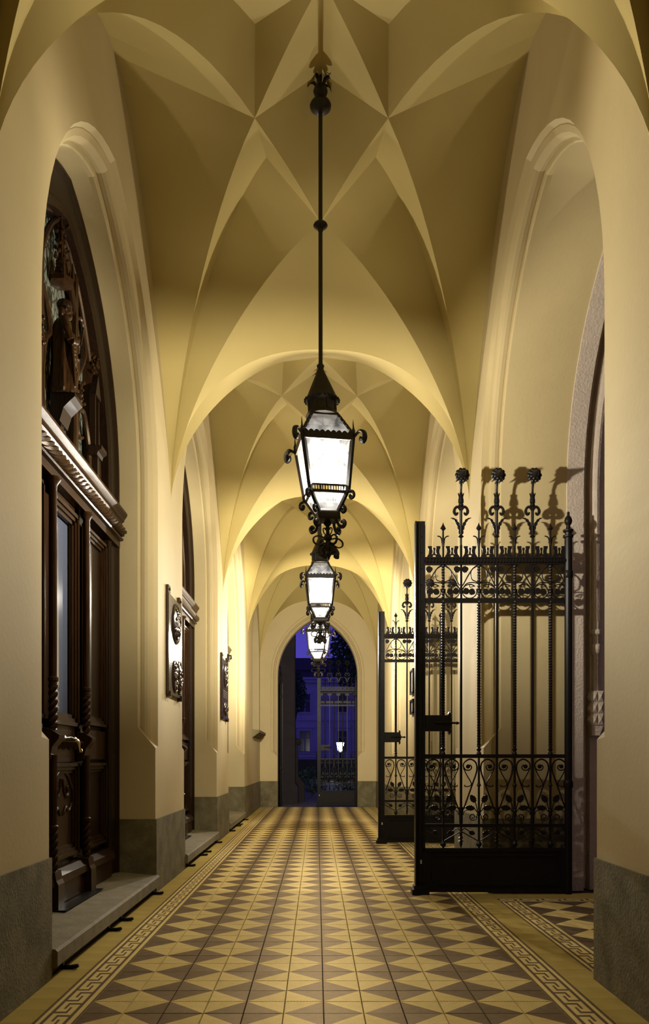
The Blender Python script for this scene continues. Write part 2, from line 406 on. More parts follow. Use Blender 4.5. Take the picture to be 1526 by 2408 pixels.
# ------------------------------------------------------------------ end wall with pointed portal
EW, ES, EC = 1.085, 3.56, 0.62
wall_end = tag(empty('wall_end', (0, Y_END, 0)), 'far end wall with a moulded pointed doorway opening to the street', kind='structure')
EX = 0.02
def end_out(o, legs=(0.0, 1.36, 1.52, 2.5)):
    base = arch_outline(EW + o, ES, EC, legs=legs); n = len(legs); N = len(base)
    return [(((-EW if i < n else EW) if (h <= 1.37 and (i < n or i >= N-n)) else s), h) for i, (s, h) in enumerate(base)]
b = MB(); eo = end_out(0.19); n = 4
for sg, xs in ((-1, XL-0.02), (1, XR+0.02)):
    L = eo[:n+1]
    for i in range(n):
        b.add([(xs, Y_END, L[i][1]), (EX+sg*abs(L[i][0]), Y_END, L[i][1]), (EX+sg*abs(L[i+1][0]), Y_END, L[i+1][1]), (xs, Y_END, L[i+1][1])], [(0,1,2,3)])
    b.add([(xs, Y_END, L[-1][1]), (EX+sg*abs(L[-1][0]), Y_END, L[-1][1]), (EX+sg*abs(L[-1][0]), Y_END, TOP), (xs, Y_END, TOP)], [(0,1,2,3)])
A = eo[n:-n]
for i in range(len(A)-1):
    b.add([(EX+A[i][0], Y_END, A[i][1]), (EX+A[i+1][0], Y_END, A[i+1][1]), (EX+A[i+1][0], Y_END, TOP), (EX+A[i][0], Y_END, TOP)], [(0,1,2,3)])
local(b.build('wall_face', M['plaster'], wall_end, angle=None, recalc=False), wall_end)
eprof = [(0.19, 0.0), (0.165, 0.03), (0.13, 0.035), (0.115, 0.05), (0.10, 0.02), (0.08, 0.02), (0.06, 0.06), (0.03, 0.075), (0.0, 0.11), (0.0, 0.42)]
local(MB().grid([[(EX+s, Y_END+p, h) for s, h in end_out(o)] for o, p in eprof]).build('arch_moulding', M['plaster'], wall_end, angle=20, recalc=False), wall_end)
be = tag(empty('baseboard_end', (0, Y_END, 0)), 'stone plinth at foot of far end wall', kind='structure')
for x0, x1 in ((XL, EX-EW+0.004), (EX+EW-0.004, XR)):
    local(MB().box(x0, x1, Y_END-0.014, Y_END+0.40, 0, PL).build('plinth_block', M['plinth'], be, angle=None), be)
wb = MB().box(-3, 3.5, -5.8, -5.67, 0, TOP)  # unseen end wall, added so that light does not leak
tag(wb.build('wall_back', M['plaster']), 'plain wall added behind the viewer to close the corridor against light leaks', kind='structure')

# ------------------------------------------------------------------ folded cell vault
ceiling = tag(empty('ceiling'), 'cream folded plaster vault with sharp creases and star-shaped cells', kind='structure')
def Fc(t, a, bb): return (1 - (1 - max(0, min(1, t)))**a)**bb
HS = 4.0
UL, VF = 0.51, 1.15
PK = (0.46, 0.62, 6.33)
def cA1(t): return (HWID*(1-t), 1-t*(1-VF/2.38), HS + 2.13*Fc(t, 1.4, 0.6))       # springer -> far point of the star
def cA2(t): return (HWID - t*(HWID-UL), 1-t, HS + 2.17*Fc(t, 2.0, 0.6))             # springer -> side point of the star
def cRI(t): return (HWID + t*(PK[0]-HWID), 1 + t*(PK[1]/2.38-1), HS + (PK[2]-HS)*Fc(t, 1.9, 0.6))
def cWA(t): return (HWID, 1-t, HS + 2.65*Fc(t, 1.8, 0.85))
def cTR(t): return (HWID*(1-t), 1.0, HS + 1.6*Fc(t, 2.4, 0.5))
TS = [(i/22.0)**2 for i in range(23)]
def vault_cells():
    def ruled(c0, c1, ts=TS, k=5):
        rows = []
        for t in ts:
            a, c = Vector(c0(t)), Vector(c1(t)); rows.append([a.lerp(c, j/k) for j in range(k+1)])
        return rows
    def put(b, rows, su, sv): b.grid([[(su*p[0], sv*p[1], p[2]) for p in r] for r in rows])
    out = []
    for su in (-1, 1):                                     # wall cells
        b = MB(); put(b, ruled(cA2, cWA), su, 1); put(b, ruled(cA2, cWA), su, -1); out.append(b)
    for sv in (-1, 1):                                     # cells against the cross arches
        b = MB(); put(b, ruled(cA1, cTR), 1, sv); put(b, ruled(cA1, cTR), -1, sv); out.append(b)
    Lp, Fp, Pp = (UL, 0.0, HS+2.17), (0.0, VF/2.38, HS+2.13), (PK[0], PK[1]/2.38, PK[2])
    for su in (-1, 1):
        for sv in (-1, 1):
            b = MB(); put(b, ruled(cA2, cRI), su, sv); put(b, ruled(cRI, cA1), su, sv)
            rows = []
            for i in range(9):
                t = i/8; a = Vector(Lp).lerp(Vector(Fp), t); a.z += 0.03*math.sin(PI*t)
                c = Vector(Pp).lerp(Vector(Fp), t); rows.append([a.lerp(c, j/3) for j in range(4)])
            put(b, rows, su, sv); out.append(b)
    b = MB(); pk = Vector((0, 0, 6.52))
    for su in (-1, 1):
        for sv in (-1, 1):
            rows = []
            for i in range(9):
                t = i/8; a = Vector(Lp).lerp(Vector(Fp), t); a.z += 0.03*math.sin(PI*t)
                rows.append([a.lerp(pk, j/4) for j in range(5)])
            put(b, rows, su, sv)
    out.append(b); return out
cells = [b.mesh('vault_cell', M['vault'], angle=14, recalc=False) for b in vault_cells()]
for yc, hl in [(-3.285, 2.38), (1.475, 2.38)] + [(c, 2.38) for c in CEN] + [((18.135+Y_END)/2, (Y_END-18.135)/2)]:
    for me in cells:
        o = obj('vault_cell', me, ceiling, (XC, yc, 0)); o.scale = (1, hl, 1)
MB().box(XL-0.5, XR+1.4, -5.8, Y_END+0.5, TOP, TOP+0.15).build('sky_blocker_slab', M['plinth'], ceiling, angle=None)  # unseen slab added above the vault to stop sky light leaking in

# ------------------------------------------------------------------ floor
T = 0.2; GX, GY = 0.034, 4.066; GAP = 0.0022
floor = MB().box(-2.1, 3.6, -5.8, Y_END+0.42, -0.14, -0.012).build('floor', M['grout'], angle=None)
tag(floor, 'patterned tile floor with brown and buff diamonds and greek key borders', kind='structure')
def tile_mb(b, cx, cy, q, mi_d=0, mi_l=1, z=0.0, s=T):
    """one square tile split along the diagonal; q = quarter turns of its dark corner"""
    h = s/2 - GAP/2; c = [(-h,-h), (h,-h), (h,h), (-h,h)]; e = 0.0022
    ci = [(x*(1-e/h), y*(1-e/h)) for x, y in c]
    rot = lambda p: {0:(p[0],p[1]), 1:(-p[1],p[0]), 2:(-p[0],-p[1]), 3:(p[1],-p[0])}[q]
    top = [(*rot(p), 0.0) for p in ci]; low = [(*rot(p), -0.004) for p in c]; bot = [(*rot(p), -0.013) for p in c]
    vs = [(cx+x, cy+y, z+w) for x, y, w in top+low+bot]
    b.add(vs, [(0,1,3)], mi_d); b.add(vs, [(1,2,3)], mi_l)
    b.add(vs, [(0,4,5,1), (3,7,4,0), (4,8,9,5), (7,11,8,4)], mi_d); b.add(vs, [(1,5,6,2), (2,6,7,3), (5,9,10,6), (6,10,11,7)], mi_l)
tm = MB(); tile_mb(tm, 0, 0, 0); tile_me = tm.mesh('floor_tile', [M['tile_dark'], M['tile_light']], angle=None)
tms = MB(); tile_mb(tms, 0, 0, 0); tile_me_s = tms.mesh('floor_tile', [M['tile_dark_s'], M['tile_light_s']], angle=None)
def quarter(i, j): return {(0,0):0, (1,0):1, (1,1):2, (0,1):3}[(i & 1, j & 1)]
J0, J1 = -3, 19
rest = MB()
for j in range(-49, 90):
    y = GY + (j+0.5)*T
    if y > Y_END + 0.3: break
    for i in range(-6, 6):
        x = GX + (i+0.5)*T
        if y > Y_END and abs(x-EX) > EW: continue
        if J0 <= j < J1:
            o = obj('floor_tile', tile_me, floor, (x, y, random.uniform(-0.0006, 0.0006))); o.rotation_euler = (random.uniform(-.002,.002), random.uniform(-.002,.002), quarter(i, j)*PI/2)
        else: tile_mb(rest, x, y, quarter(i, j))
# greek key border tiles
KEY = [(0.028, 'LLDDDDD'), (0.044, 'LLDLLLL'), (0.028, 'LLDLDLL'), (0.044, 'LLLLDLL'), (0.028, 'DDDDDLL'), (0.028, 'LLLLLLL')]
def border_mb(b, cx, cy, flip=False, rot=False, mi=(0, 1), s=T):
    k = s/0.2; h = s/2
    xs = [0.06, 0.12, 0.09] + [0.46/7]*7 + [0.09, 0.10, 0.08]
    edges_x = [0]; 
    for w in xs: edges_x.append(edges_x[-1]+w)
    y = -h
    def P(a, c, z):
        a = -h + a*s; a = -a if flip else a
        return (cx + (c if rot else a), cy + (a if rot else c), z)
    for hh, row in KEY:
        full = 'DLD' + row + 'DLD'; y2 = y + hh*k; i = 0
        while i < 13:
            j = i
            while j < 13 and full[j] == full[i]: j += 1
            g0, g1 = (GAP/2/s if i == 0 else 0), (GAP/2/s if j == 13 else 0)
            b.add([P(edges_x[i]+g0, y + (GAP/2 if y <= -h+1e-6 else 0), 0), P(edges_x[j]-g1, y + (GAP/2 if y <= -h+1e-6 else 0), 0),
                   P(edges_x[j]-g1, y2, 0), P(edges_x[i]+g0, y2, 0)], [(0,1,2,3)], mi[0] if full[i] == 'D' else mi[1])
            i = j
        y = y2
    g = GAP/2
    c = [(-h+g,-h+g),(h-g,-h+g),(h-g,h),(-h+g,h)]
    vs = [(cx+a, cy+d, 0) for a, d in c] + [(cx+a, cy+d, -0.013) for a, d in c]
    b.add(vs, [(0,4,5,1),(1,5,6,2),(2,6,7,3),(3,7,4,0)], mi[1])
BM = [M['tile_dark_s'], M['tile_light_s']]
bm_r = MB(); border_mb(bm_r, 0, 0); bm_r = bm_r.mesh('border_tile', BM, angle=None, recalc=False)
bm_l = MB(); border_mb(bm_l, 0, 0, True); bm_l = bm_l.mesh('border_tile', BM, angle=None, recalc=False)
bm_t = MB(); border_mb(bm_t, 0, 0, False, True); bm_t = bm_t.mesh('border_tile', BM, angle=None, recalc=False)
def plain_mb(b, x0, x1, y0, y1, mi=0):
    g = GAP/2; b.box(x0+g, x1-g, y0+g, y1-g, -0.013, 0, mi)
xl0, xr0 = GX-1.2, GX+1.2
rest_b, rest_p = MB(), MB()
pm_l = MB(); plain_mb(pm_l, -0.09, 0.09, -0.1, 0.1); pm_l = pm_l.mesh('edge_tile', M['tile_plain'], angle=None)
pm_r = MB(); plain_mb(pm_r, -0.10, 0.10, -0.1, 0.1); pm_r = pm_r.mesh('edge_tile', M['tile_plain'], angle=None)
for j in range(-49, 90):
    y = GY + (j+0.5)*T
    if y > Y_END - 0.02: break
    if J0 <= j < J1:
        obj('border_tile', bm_l, floor, (xl0-T/2, y, 0)); obj('border_tile', bm_r, floor, (xr0+T/2, y, 0))
        obj('edge_tile', pm_l, floor, (xl0-T-0.09, y+0.05, 0)); obj('edge_tile', pm_r, floor, (xr0+T+0.10, y+0.05, 0))
    else:
        border_mb(rest_b, xl0-T/2, y, True); border_mb(rest_b, xr0+T/2, y)
        plain_mb(rest_p, xl0-T-0.18, xl0-T, y-0.05, y+0.15); plain_mb(rest_p, xr0+T, xr0+T+0.2, y-0.05, y+0.15)
# tiled thresholds inside the right-hand openings
TX = xr0 + T + 0.2
for k, yc in enumerate(CEN):
    a, c = yc-1.36, yc+1.14
    rows_y = [a + T*(i+0.5) for i in range(12)]
    for i, y in enumerate(rows_y):
        if k == 0: obj('border_tile', bm_r, floor, (TX+T/2, y, 0)).rotation_euler = (0, 0, PI)
        else: border_mb(rest_b, TX+T/2, y, True)
        for q in range(4):
            x = TX + T*(q+1.5)
            if k == 0 and q < 3:
                o = obj('floor_tile', tile_me_s, floor, (x, y, 0)); o.rotation_euler = (0, 0, quarter(q, i)*PI/2)
            elif k: tile_mb(rest, x, y, quarter(q, i))
    for q in range(5):
        x = TX + T*(q+0.5)
        if k == 0: obj('border_tile', bm_t, floor, (x, rows_y[-1]+T, 0))
        else: border_mb(rest_b, x, rows_y[-1]+T, False, True)
    for q in range(5):
        plain_mb(rest_p, TX+T*q, TX+T*(q+1), rows_y[-1]+1.5*T, rows_y[-1]+1.5*T+0.27)
        plain_mb(rest_p, TX+T*q, TX+T*(q+1), rows_y[0]-0.5*T-0.17, rows_y[0]-0.5*T)
tag(rest.build('distant_floor_tiles', [M['tile_dark_s'], M['tile_light_s']], floor, angle=None), kind='stuff')
tag(rest_b.build('distant_border_tiles', BM, floor, angle=None, recalc=False), kind='stuff')
tag(rest_p.build('distant_edge_tiles', M['tile_plain'], floor, angle=None), kind='stuff')

# ------------------------------------------------------------------ curve helpers for ironwork
def bez(p0, p1, p2, p3, n=8):
    out = []
    for i in range(n+1):
        t = i/n; u = 1-t
        out.append(tuple(u*u*u*a + 3*u*u*t*b + 3*u*t*t*c + t*t*t*d for a, b, c, d in zip(p0, p1, p2, p3)))
    return out
def smooth_path(pts, n=5):
    """Catmull-Rom through 2-D or 3-D points"""
    P = [pts[0]] + list(pts) + [pts[-1]]; out = []
    for i in range(1, len(P)-2):
        for k in range(n):
            t = k/n
            out.append(tuple(0.5*((2*b) + (-a+c)*t + (2*a-5*b+4*c-d)*t*t + (-a+3*b-3*c+d)*t**3) for a, b, c, d in zip(P[i-1], P[i], P[i+1], P[i+2])))
    out.append(tuple(pts[-1])); return out
def spiral(cx, cz, r0, r1, a0, turns, n=16):
    return [(cx + (r0+(r1-r0)*i/n)*math.cos(a0+2*PI*turns*i/n), cz + (r0+(r1-r0)*i/n)*math.sin(a0+2*PI*turns*i/n)) for i in range(n+1)]
def xz(pts, y=0.0): return [(a, y, c) for a, c in pts]
def leaf_outline(L, Wd, teeth=4):
    """serrated leaf pointing along +x from the origin"""
    up = []
    for i in range(teeth*2+1):
        t = i/(teeth*2); w = Wd/2*math.sin(PI*min(1, t*0.92+0.08))**0.7 * (1.0 if i % 2 else 0.78)
        up.append((t*L, w))
    return [(0, 0)] + up[1:-1] + [(L, 0)] + [(a, -c) for a, c in reversed(up[1:-1])]
def put_leaf(b, cx, cz, ang, L, Wd, y0, th=0.006, teeth=4):
    ca, sa = math.cos(ang), math.sin(ang)
    ol = [(cx + a*ca - c*sa, cz + a*sa + c*ca) for a, c in leaf_outline(L, Wd, teeth)]
    b.prism(ol, y0-th/2, y0+th/2)

# ------------------------------------------------------------------ hanging lanterns
def lantern(name, tilt=0.0, watts=400.0):
    Z0 = 2.80                                # origin: tip of the pendant
    root = empty(name, (0, 0, 0))
    def sh(b):                               # the lantern body hangs a little out of plumb
        return b.xf(lambda p: (p.x + tilt*max(0.0, 4.27-p.z), p.y, p.z - Z0))
    def part(nm, b, m_='iron_lamp', par=None, ang=35): return sh(b).build(nm, M[m_], par or root, ang)
    part('rod', MB().lathe([(0.016, 4.25), (0.016, 5.34)], n=8).lathe([(0.016, 5.38), (0.016, 6.24)], n=8))
    part('rod_knob', MB().lathe([(0.016,5.31),(0.022,5.33),(0.05,5.35),(0.056,5.362),(0.05,5.374),(0.022,5.39),(0.016,5.41)], n=14))
    part('ceiling_rose', MB().lathe([(0.016,6.22),(0.05,6.235),(0.078,6.26),(0.083,6.28),(0.075,6.30),(0.045,6.33),(0.040,6.345),(0.05,6.37),(0.056,6.39),(0.048,6.415),(0.02,6.43),(0.012,6.46),(0.012,6.53)], n=18))
    lv = MB()
    for k in range(5):
        a = 2*PI*k/5+0.4; ca, sa = math.cos(a), math.sin(a)
        lv.tube([(0.02*ca,0.02*sa,6.42),(0.05*ca,0.05*sa,6.46),(0.085*ca,0.085*sa,6.46),(0.10*ca,0.10*sa,6.43)], [0.010,0.016,0.014,0.003], 5, flat=0.4)
    part('ceiling_leaves', lv)
    part('cap_cone', MB().lathe([(0.018,4.30),(0.030,4.285),(0.024,4.265),(0.026,4.25),(0.122,4.035),(0.128,4.025)], n=12, ph=PI/12))
    dr = MB().lathe([(0.128,4.030),(0.132,4.015),(0.120,4.005),(0.110,3.995),(0.110,3.935),(0.114,3.925),(0.126,3.905),(0.132,3.892),(0.10,3.885)], n=16)
    part('vent_drum', dr)
    for k in range(16):
        a = 2*PI*(k+0.5)/16
        if k % 2 == 0: part('drum_rib', MB().bar((0.112*math.cos(a),0.112*math.sin(a),3.925),(0.112*math.cos(a),0.112*math.sin(a),4.005),0.012,0.012))
    sc = MB()
    for k in range(24):
        a = 2*PI*k/24; sc.sphere((0.130*math.cos(a),0.130*math.sin(a),4.018), 0.011, 6, 4)
    part('drum_beading', sc)
    EA, MI, LO, NE = 0.19, 0.140, 0.073, 0.098
    hE0, hE1, hM, hM2, hB = 3.655, 3.705, 3.335, 3.285, 3.165
    hN = 3.885
    cor = [(-1,-1),(1,-1),(1,1),(-1,1)]
    def side(k):                              # the two corners of side k
        return cor[k], cor[(k+1) % 4]
    for k in range(4):
        c0, c1 = side(k)
        nrm = Vector(((c0[0]+c1[0])/2, (c0[1]+c1[1])/2, 0))
        q = lambda s, h, c: (c[0]*s, c[1]*s, h)
        def pane(s0, h0, s1, h1): return MB().add([q(s0,h0,c0), q(s0,h0,c1), q(s1,h1,c1), q(s1,h1,c0)], [(0,1,2,3)])
        part('glass_pane', pane(EA-0.008, hE0+0.02, MI-0.004, hM), 'lamp_glass', None, None)
        part('roof_pane', pane(EA-0.010, hE1-0.01, NE-0.006, hN), 'sooty_glass', None, None)
        part('lower_pane', pane(MI-0.010, hM2, LO-0.005, hB), 'dim_glass', None, None)
        # eave band with scalloped crest
        b = MB().bar(q(EA, (hE0+hE1)/2, c0), q(EA, (hE0+hE1)/2, c1), hE1-hE0, 0.012, tuple(nrm))
        b = MB(); tdir = Vector((c1[0]-c0[0], c1[1]-c0[1], 0)).normalized()
        n_out = nrm.normalized()
        def P(t, h, d): 
            v = Vector(q(EA, h, c0)).lerp(Vector(q(EA, h, c1)), t); return v + n_out*d
        ol = [(0.0, hE0), (1.0, hE0)]
        for i in range(9):
            for a in (0.0, 0.25, 0.5, 0.75, 1.0):
                tt = 1.0 - (i + a)/9; ol.append((tt, hE1 + 0.016*math.sin(PI*a)))
        b.add([P(t, h, -0.005) for t, h in ol] + [P(t, h, 0.007) for t, h in ol],
              [tuple(range(len(ol))), tuple(reversed(range(len(ol), 2*len(ol))))] + [(i, (i+1) % len(ol), len(ol)+(i+1) % len(ol), len(ol)+i) for i in range(len(ol))])
        part('eave_band', b, ang=None)
        # perforated band above the lower panes
        pf = MB()
        def P2(t, h, s): return Vector(q(s, h, c0)).lerp(Vector(q(s, h, c1)), t)
        pf.bar(P2(0, hM-0.004, MI), P2(1, hM-0.004, MI), 0.012, 0.012, tuple(nrm)); pf.bar(P2(0, hM2, MI-0.004), P2(1, hM2, MI-0.004), 0.020, 0.012, tuple(nrm))
        for i in range(14): pf.bar(P2((i+0.5)/14, hM2, MI-0.004), P2((i+0.5)/14, hM, MI), 0.0075, 0.008, tuple(nrm))
        part('pierced_band', pf)
    for k, (a, c) in enumerate(cor):
        q = lambda s, h: (a*s, c*s, h)
        part('corner_post', MB().bar(q(EA,hE1), q(MI,hM2-0.01), 0.030, 0.026, (a, c, 0)))
        part('lower_post', MB().bar(q(MI-0.002,hM2), q(LO,hB-0.01), 0.026, 0.020, (a, c, 0)))
        rf = MB().bar(q(EA,hE1), q(NE,hN), 0.018, 0.018, (a, c, 0))
        for i in range(4): rf.sphere(tuple(Vector(q(EA,hE1)).lerp(Vector(q(NE,hN)), 0.2+0.2*i)), (0.015,0.015,0.011), 6, 4)
        part('roof_rib', rf)
        d = Vector((a, c, 0)).normalized()
        def O(r, h, base): p = Vector(q(*base)) + d*r; return (p.x, p.y, h)
        part('corner_spike', MB().lathe([(0.009,hE1-0.03),(0.012,hE1+0.0),(0.014,hE1+0.02),(0.007,hE1+0.04),(0.001,hE1+0.105)], (a*(EA+0.004), c*(EA+0.004), 0), 6))
        hk = [O(r, h, (EA, 0)) for r, h in smooth_path([(0,3.67),(0.03,3.695),(0.065,3.71),(0.095,3.69),(0.10,3.655),(0.085,3.63),(0.065,3.645),(0.07,3.665)], 4)]
        part('corner_hook', MB().tube(hk, [0.010]*6 + [0.011+0.006*math.sin(PI*i/(len(hk)-6)) for i in range(len(hk)-6)], 6, flat=1.3))
        lk = [O(r, h, (MI, 0)) for r, h in smooth_path([(0,3.30),(0.02,3.285),(0.05,3.275),(0.055,3.245),(0.035,3.23),(0.02,3.245),(0.03,3.257)], 4)]
        part('waist_scroll', MB().tube(lk, 0.011, 6, flat=1.3))
        lk2 = [O(r, h, (LO, 0)) for r, h in smooth_path([(0,3.17),(0.03,3.185),(0.06,3.18),(0.065,3.15),(0.045,3.14),(0.03,3.155)], 4)]
        part('base_scroll', MB().tube(lk2, 0.010, 6, flat=1.3))
        ft = [O(r, h, (LO, 0)) for r, h in smooth_path([(-0.015,3.11),(-0.008,3.07),(0.012,3.04),(0.045,3.035),(0.058,3.06),(0.04,3.075),(0.028,3.06)], 4)]
        part('foot_scroll', MB().tube(ft, 0.012, 6, flat=1.4))
    part('neck_frame', MB().lathe([(0.14,3.875),(0.145,3.895),(0.10,3.90)], n=4, ph=PI/4))
    part('base_block', MB().lathe([(0.04,3.085),(0.108,3.095),(0.122,3.11),(0.122,3.15),(0.104,3.17),(0.05,3.17)], n=4, ph=PI/4))
    pd = MB().lathe([(0.02,3.10),(0.03,3.075),(0.014,3.055),(0.014,3.00),(0.03,2.985),(0.034,2.96),(0.018,2.945),(0.03,2.92),(0.035,2.89),(0.022,2.865),(0.026,2.845),(0.012,2.825),(0.003,2.80)], n=10)
    part('pendant', pd)
    for k in range(4):
        a = PI/2*k + 0.35; ca, sa = math.cos(a), math.sin(a)
        lp = [(r*ca, r*sa, h) for r, h in smooth_path([(0.02,2.96),(0.08,2.975),(0.125,2.955),(0.125,2.92),(0.085,2.905),(0.03,2.925)], 4)]
        part('pendant_loop', MB().tube(lp, 0.006, 5, flat=1.6))
        lf = [(r*ca, r*sa, h) for r, h in smooth_path([(0.02,2.90),(0.055,2.89),(0.075,2.86),(0.06,2.835),(0.09,2.83)], 4)]
        part('pendant_leaf', MB().tube(lf, [0.012+0.010*math.sin(PI*i/(len(lf)-1)) for i in range(len(lf))], 6, flat=0.5))
        cr = [(r*math.cos(a+0.8), r*math.sin(a+0.8), h) for r, h in smooth_path([(0.012,2.99),(0.03,3.01),(0.035,3.04),(0.018,3.045),(0.02,3.03)], 4)]
        part('pendant_curl', MB().tube(cr, 0.005, 5))
    bl_ = MB().lathe([(0.012,3.56),(0.02,3.54),(0.035,3.50),(0.042,3.46),(0.035,3.42),(0.012,3.40)], n=12)
    bulb_y = 3.44
    part('lamp_holder', MB().lathe([(0.006,3.88),(0.006,3.62),(0.018,3.61),(0.018,3.565)], n=8))
    ld = bpy.data.lights.new('bulb_light', 'POINT'); ld.energy = watts; ld.color = LAMP_COLOR; ld.shadow_soft_size = 0.045
    lo = bpy.data.objects.new('bulb_light', ld); COL.objects.link(lo); lo.parent = root
    lo.location = (tilt*(4.27-bulb_y), 0, bulb_y-Z0)
    return root, Z0
L1, LZ = lantern('hanging_lantern', 0.045, LAMP_WATTS[0])
L1.location = (0.028, CEN[0]+0.02, LZ); L1.rotation_euler = (0, 0, math.radians(9))
tag(L1, 'largest and nearest black iron lantern with glowing glass, hanging slightly askew on a long rod', 'lantern', 'lanterns hanging down the corridor')
L2, LZ = lantern('hanging_lantern', 0.0, LAMP_WATTS[1])
L2.location = (0.046, CEN[1], LZ+0.02); L2.rotation_euler = (0, 0, math.radians(1.5))
tag(L2, 'middle-sized iron lantern hanging second from the viewer, its cap behind the first pendant', 'lantern', 'lanterns hanging down the corridor')
L3 = copy_tree(L2)
for ch in L3.children:
    if ch.type == 'LIGHT': ch.data = ch.data.copy(); ch.data.energy = LAMP_WATTS[2]
L3.location = (0.030, CEN[2], LZ+0.06); L3.rotation_euler = (0, 0, math.radians(-14))
tag(L3, 'smallest and farthest iron lantern, hanging before the pointed street doorway', 'lantern', 'lanterns hanging down the corridor')

# ------------------------------------------------------------------ wrought-iron gates
def iron_gate(name, W, far=False):
    """leaf in the local x-z plane: free stile at x = 0.05, hinge post at x = W"""
    root = empty(name)
    def part(nm, b, m_='iron', par=None, ang=35): return b.build(nm, M[m_], par or root, ang)
    x0 = 0.10; nb = 7; p = (W - x0 - 0.0) / (nb + 1)
    X = [x0 + p*(i+1) for i in range(nb)]
    plain = [1, 3, 5]; tw = [0, 2, 4, 6]
    H_TOP, H_R0, H_R1, H_S0, H_S1 = 3.517, 3.106, 3.176, 2.747, 2.79
    # free stile: angle section with rivets and a shoe
    st = MB().box(0.002, 0.098, -0.006, 0.006, 0.03, H_TOP).box(0.002, 0.014, -0.05, 0.05, 0.03, H_TOP-0.01).box(0.075, 0.098, -0.022, 0.022, 0.03, H_TOP-0.04)
    st.box(0.03, 0.05, -0.014, 0.0, 0.1, H_TOP-0.02)
    stile = part('free_stile', st, ang=None)
    rv = MB().sphere((0, 0, 0), (0.008, 0.006, 0.008), 6, 4).mesh('rivet', M['iron'])
    for k in range(22): obj('rivet', rv, stile, (0.062, -0.008, 0.18+k*0.152))
    part('shoe', MB().box(-0.03, 0.13, -0.07, 0.07, 0.0, 0.05).box(-0.012, 0.11, -0.06, 0.06, 0.05, 0.085), par=stile, ang=None)
    part('sticker', MB().box(0.045, 0.068, -0.0085, -0.0062, 0.285, 0.322), 'sticker', stile, None)
    # hinge post with turned cap
    part('hinge_post', MB().lathe([(0.036,0.0),(0.036,3.36),(0.05,3.365),(0.05,3.385),(0.03,3.39),(0.034,3.41),(0.05,3.42),(0.05,3.435),(0.022,3.45),(0.02,3.48),(0.034,3.50),(0.038,3.525),(0.03,3.55),(0.014,3.57),(0.014,3.60),(0.004,3.61)], (W, 0, 0), 10))
    part('hinge_collar', MB().lathe([(0.04,2.98),(0.046,2.99),(0.046,3.04),(0.04,3.05)], (W, 0, 0), 10)); part('hinge_collar', MB().lathe([(0.04,1.0),(0.046,1.01),(0.046,1.06),(0.04,1.07)], (W, 0, 0), 10))
    # rails
    for h0, h1 in ((H_S0, H_S1), (1.283, 1.318), (0.630, 0.662)): part('rail', MB().box(x0-0.03, W, -0.014, 0.014, h0, h1), ang=None)
    part('rail', MB().box(x0-0.03, W, -0.02, 0.02, H_R0, H_R0+0.012).box(x0-0.03, W, -0.02, 0.02, H_R1-0.012, H_R1), ang=None)
    part('rope_rail', MB().twist(((H_R0+H_R1)/2, 0.0), x0-0.02, W-0.02, 0.024, 0.12, 0.010, axis='x'), ang=60)
    # solid foot panel
    fp = part('foot_panel', MB().box(x0-0.03, W, -0.010, 0.010, 0.025, 0.43), ang=None)
    fm = MB()
    for (a, c), (d, e) in (((0.17,0.10),(W-0.1,0.10)), ((0.17,0.37),(W-0.1,0.37)), ((0.17,0.10),(0.17,0.37)), ((W-0.1,0.10),(W-0.1,0.37))):
        fm.bar((a,-0.012,c), (d,-0.012,e), 0.022, 0.018, (0,1,0))
    fm.box(x0-0.03, W, -0.022, 0.022, 0.405, 0.435).box(x0-0.03, W, -0.022, 0.022, 0.02, 0.05)
    part('panel_moulding', fm, par=fp, ang=None)
    # bars
    for i in range(nb):
        x = X[i]
        if i in plain:
            br_ = part('bar', MB().box(x-0.011, x+0.011, -0.011, 0.011, 0.66, 3.29), ang=None)
            sp = MB().box(x-0.009, x+0.009, -0.009, 0.009, 0.56, 0.66).lathe([(0.010,0.585),(0.019,0.575),(0.012,0.565),(0.012,0.54),(0.024,0.53),(0.010,0.52),(0.012,0.508),(0.028,0.498),(0.012,0.488),(0.014,0.47),(0.003,0.432)], (x,0,0), 8)
            part('spike', sp, par=br_)
            part('sheath', MB().lathe([(0.014,0.66),(0.018,0.68),(0.018,0.75),(0.026,0.80),(0.020,0.82)], (x,0,0), 8), par=br_)
        else:
            br_ = part('twisted_bar', MB().box(x-0.009, x+0.009, -0.009, 0.009, 0.43, 1.37).twist((x,0), 1.40, H_S0+0.02, 0.0145, 0.105, 0.013).twist((x,0), H_S0+0.04, 3.12, 0.0125, 0.105, 0.014).box(x-0.009,x+0.009,-0.009,0.009,3.10,3.29), ang=60)
            part('bar_collar', MB().lathe([(0.010,1.312),(0.024,1.32),(0.02,1.335),(0.013,1.345),(0.022,1.36),(0.022,1.37),(0.013,1.38),(0.02,1.395),(0.014,1.41)], (x,0,0), 8), par=br_)
            part('bar_collar', MB().lathe([(0.010,1.01),(0.022,1.025),(0.012,1.045),(0.010,1.055)], (x,0,0), 8), par=br_)
            part('bar_foot', MB().lathe([(0.012,0.445),(0.026,0.455),(0.028,0.475),(0.018,0.49),(0.012,0.50)], (x,0,0), 8), par=br_)
    # upper scroll band
    hb, ht = H_S1, H_R0; hm = 2.93
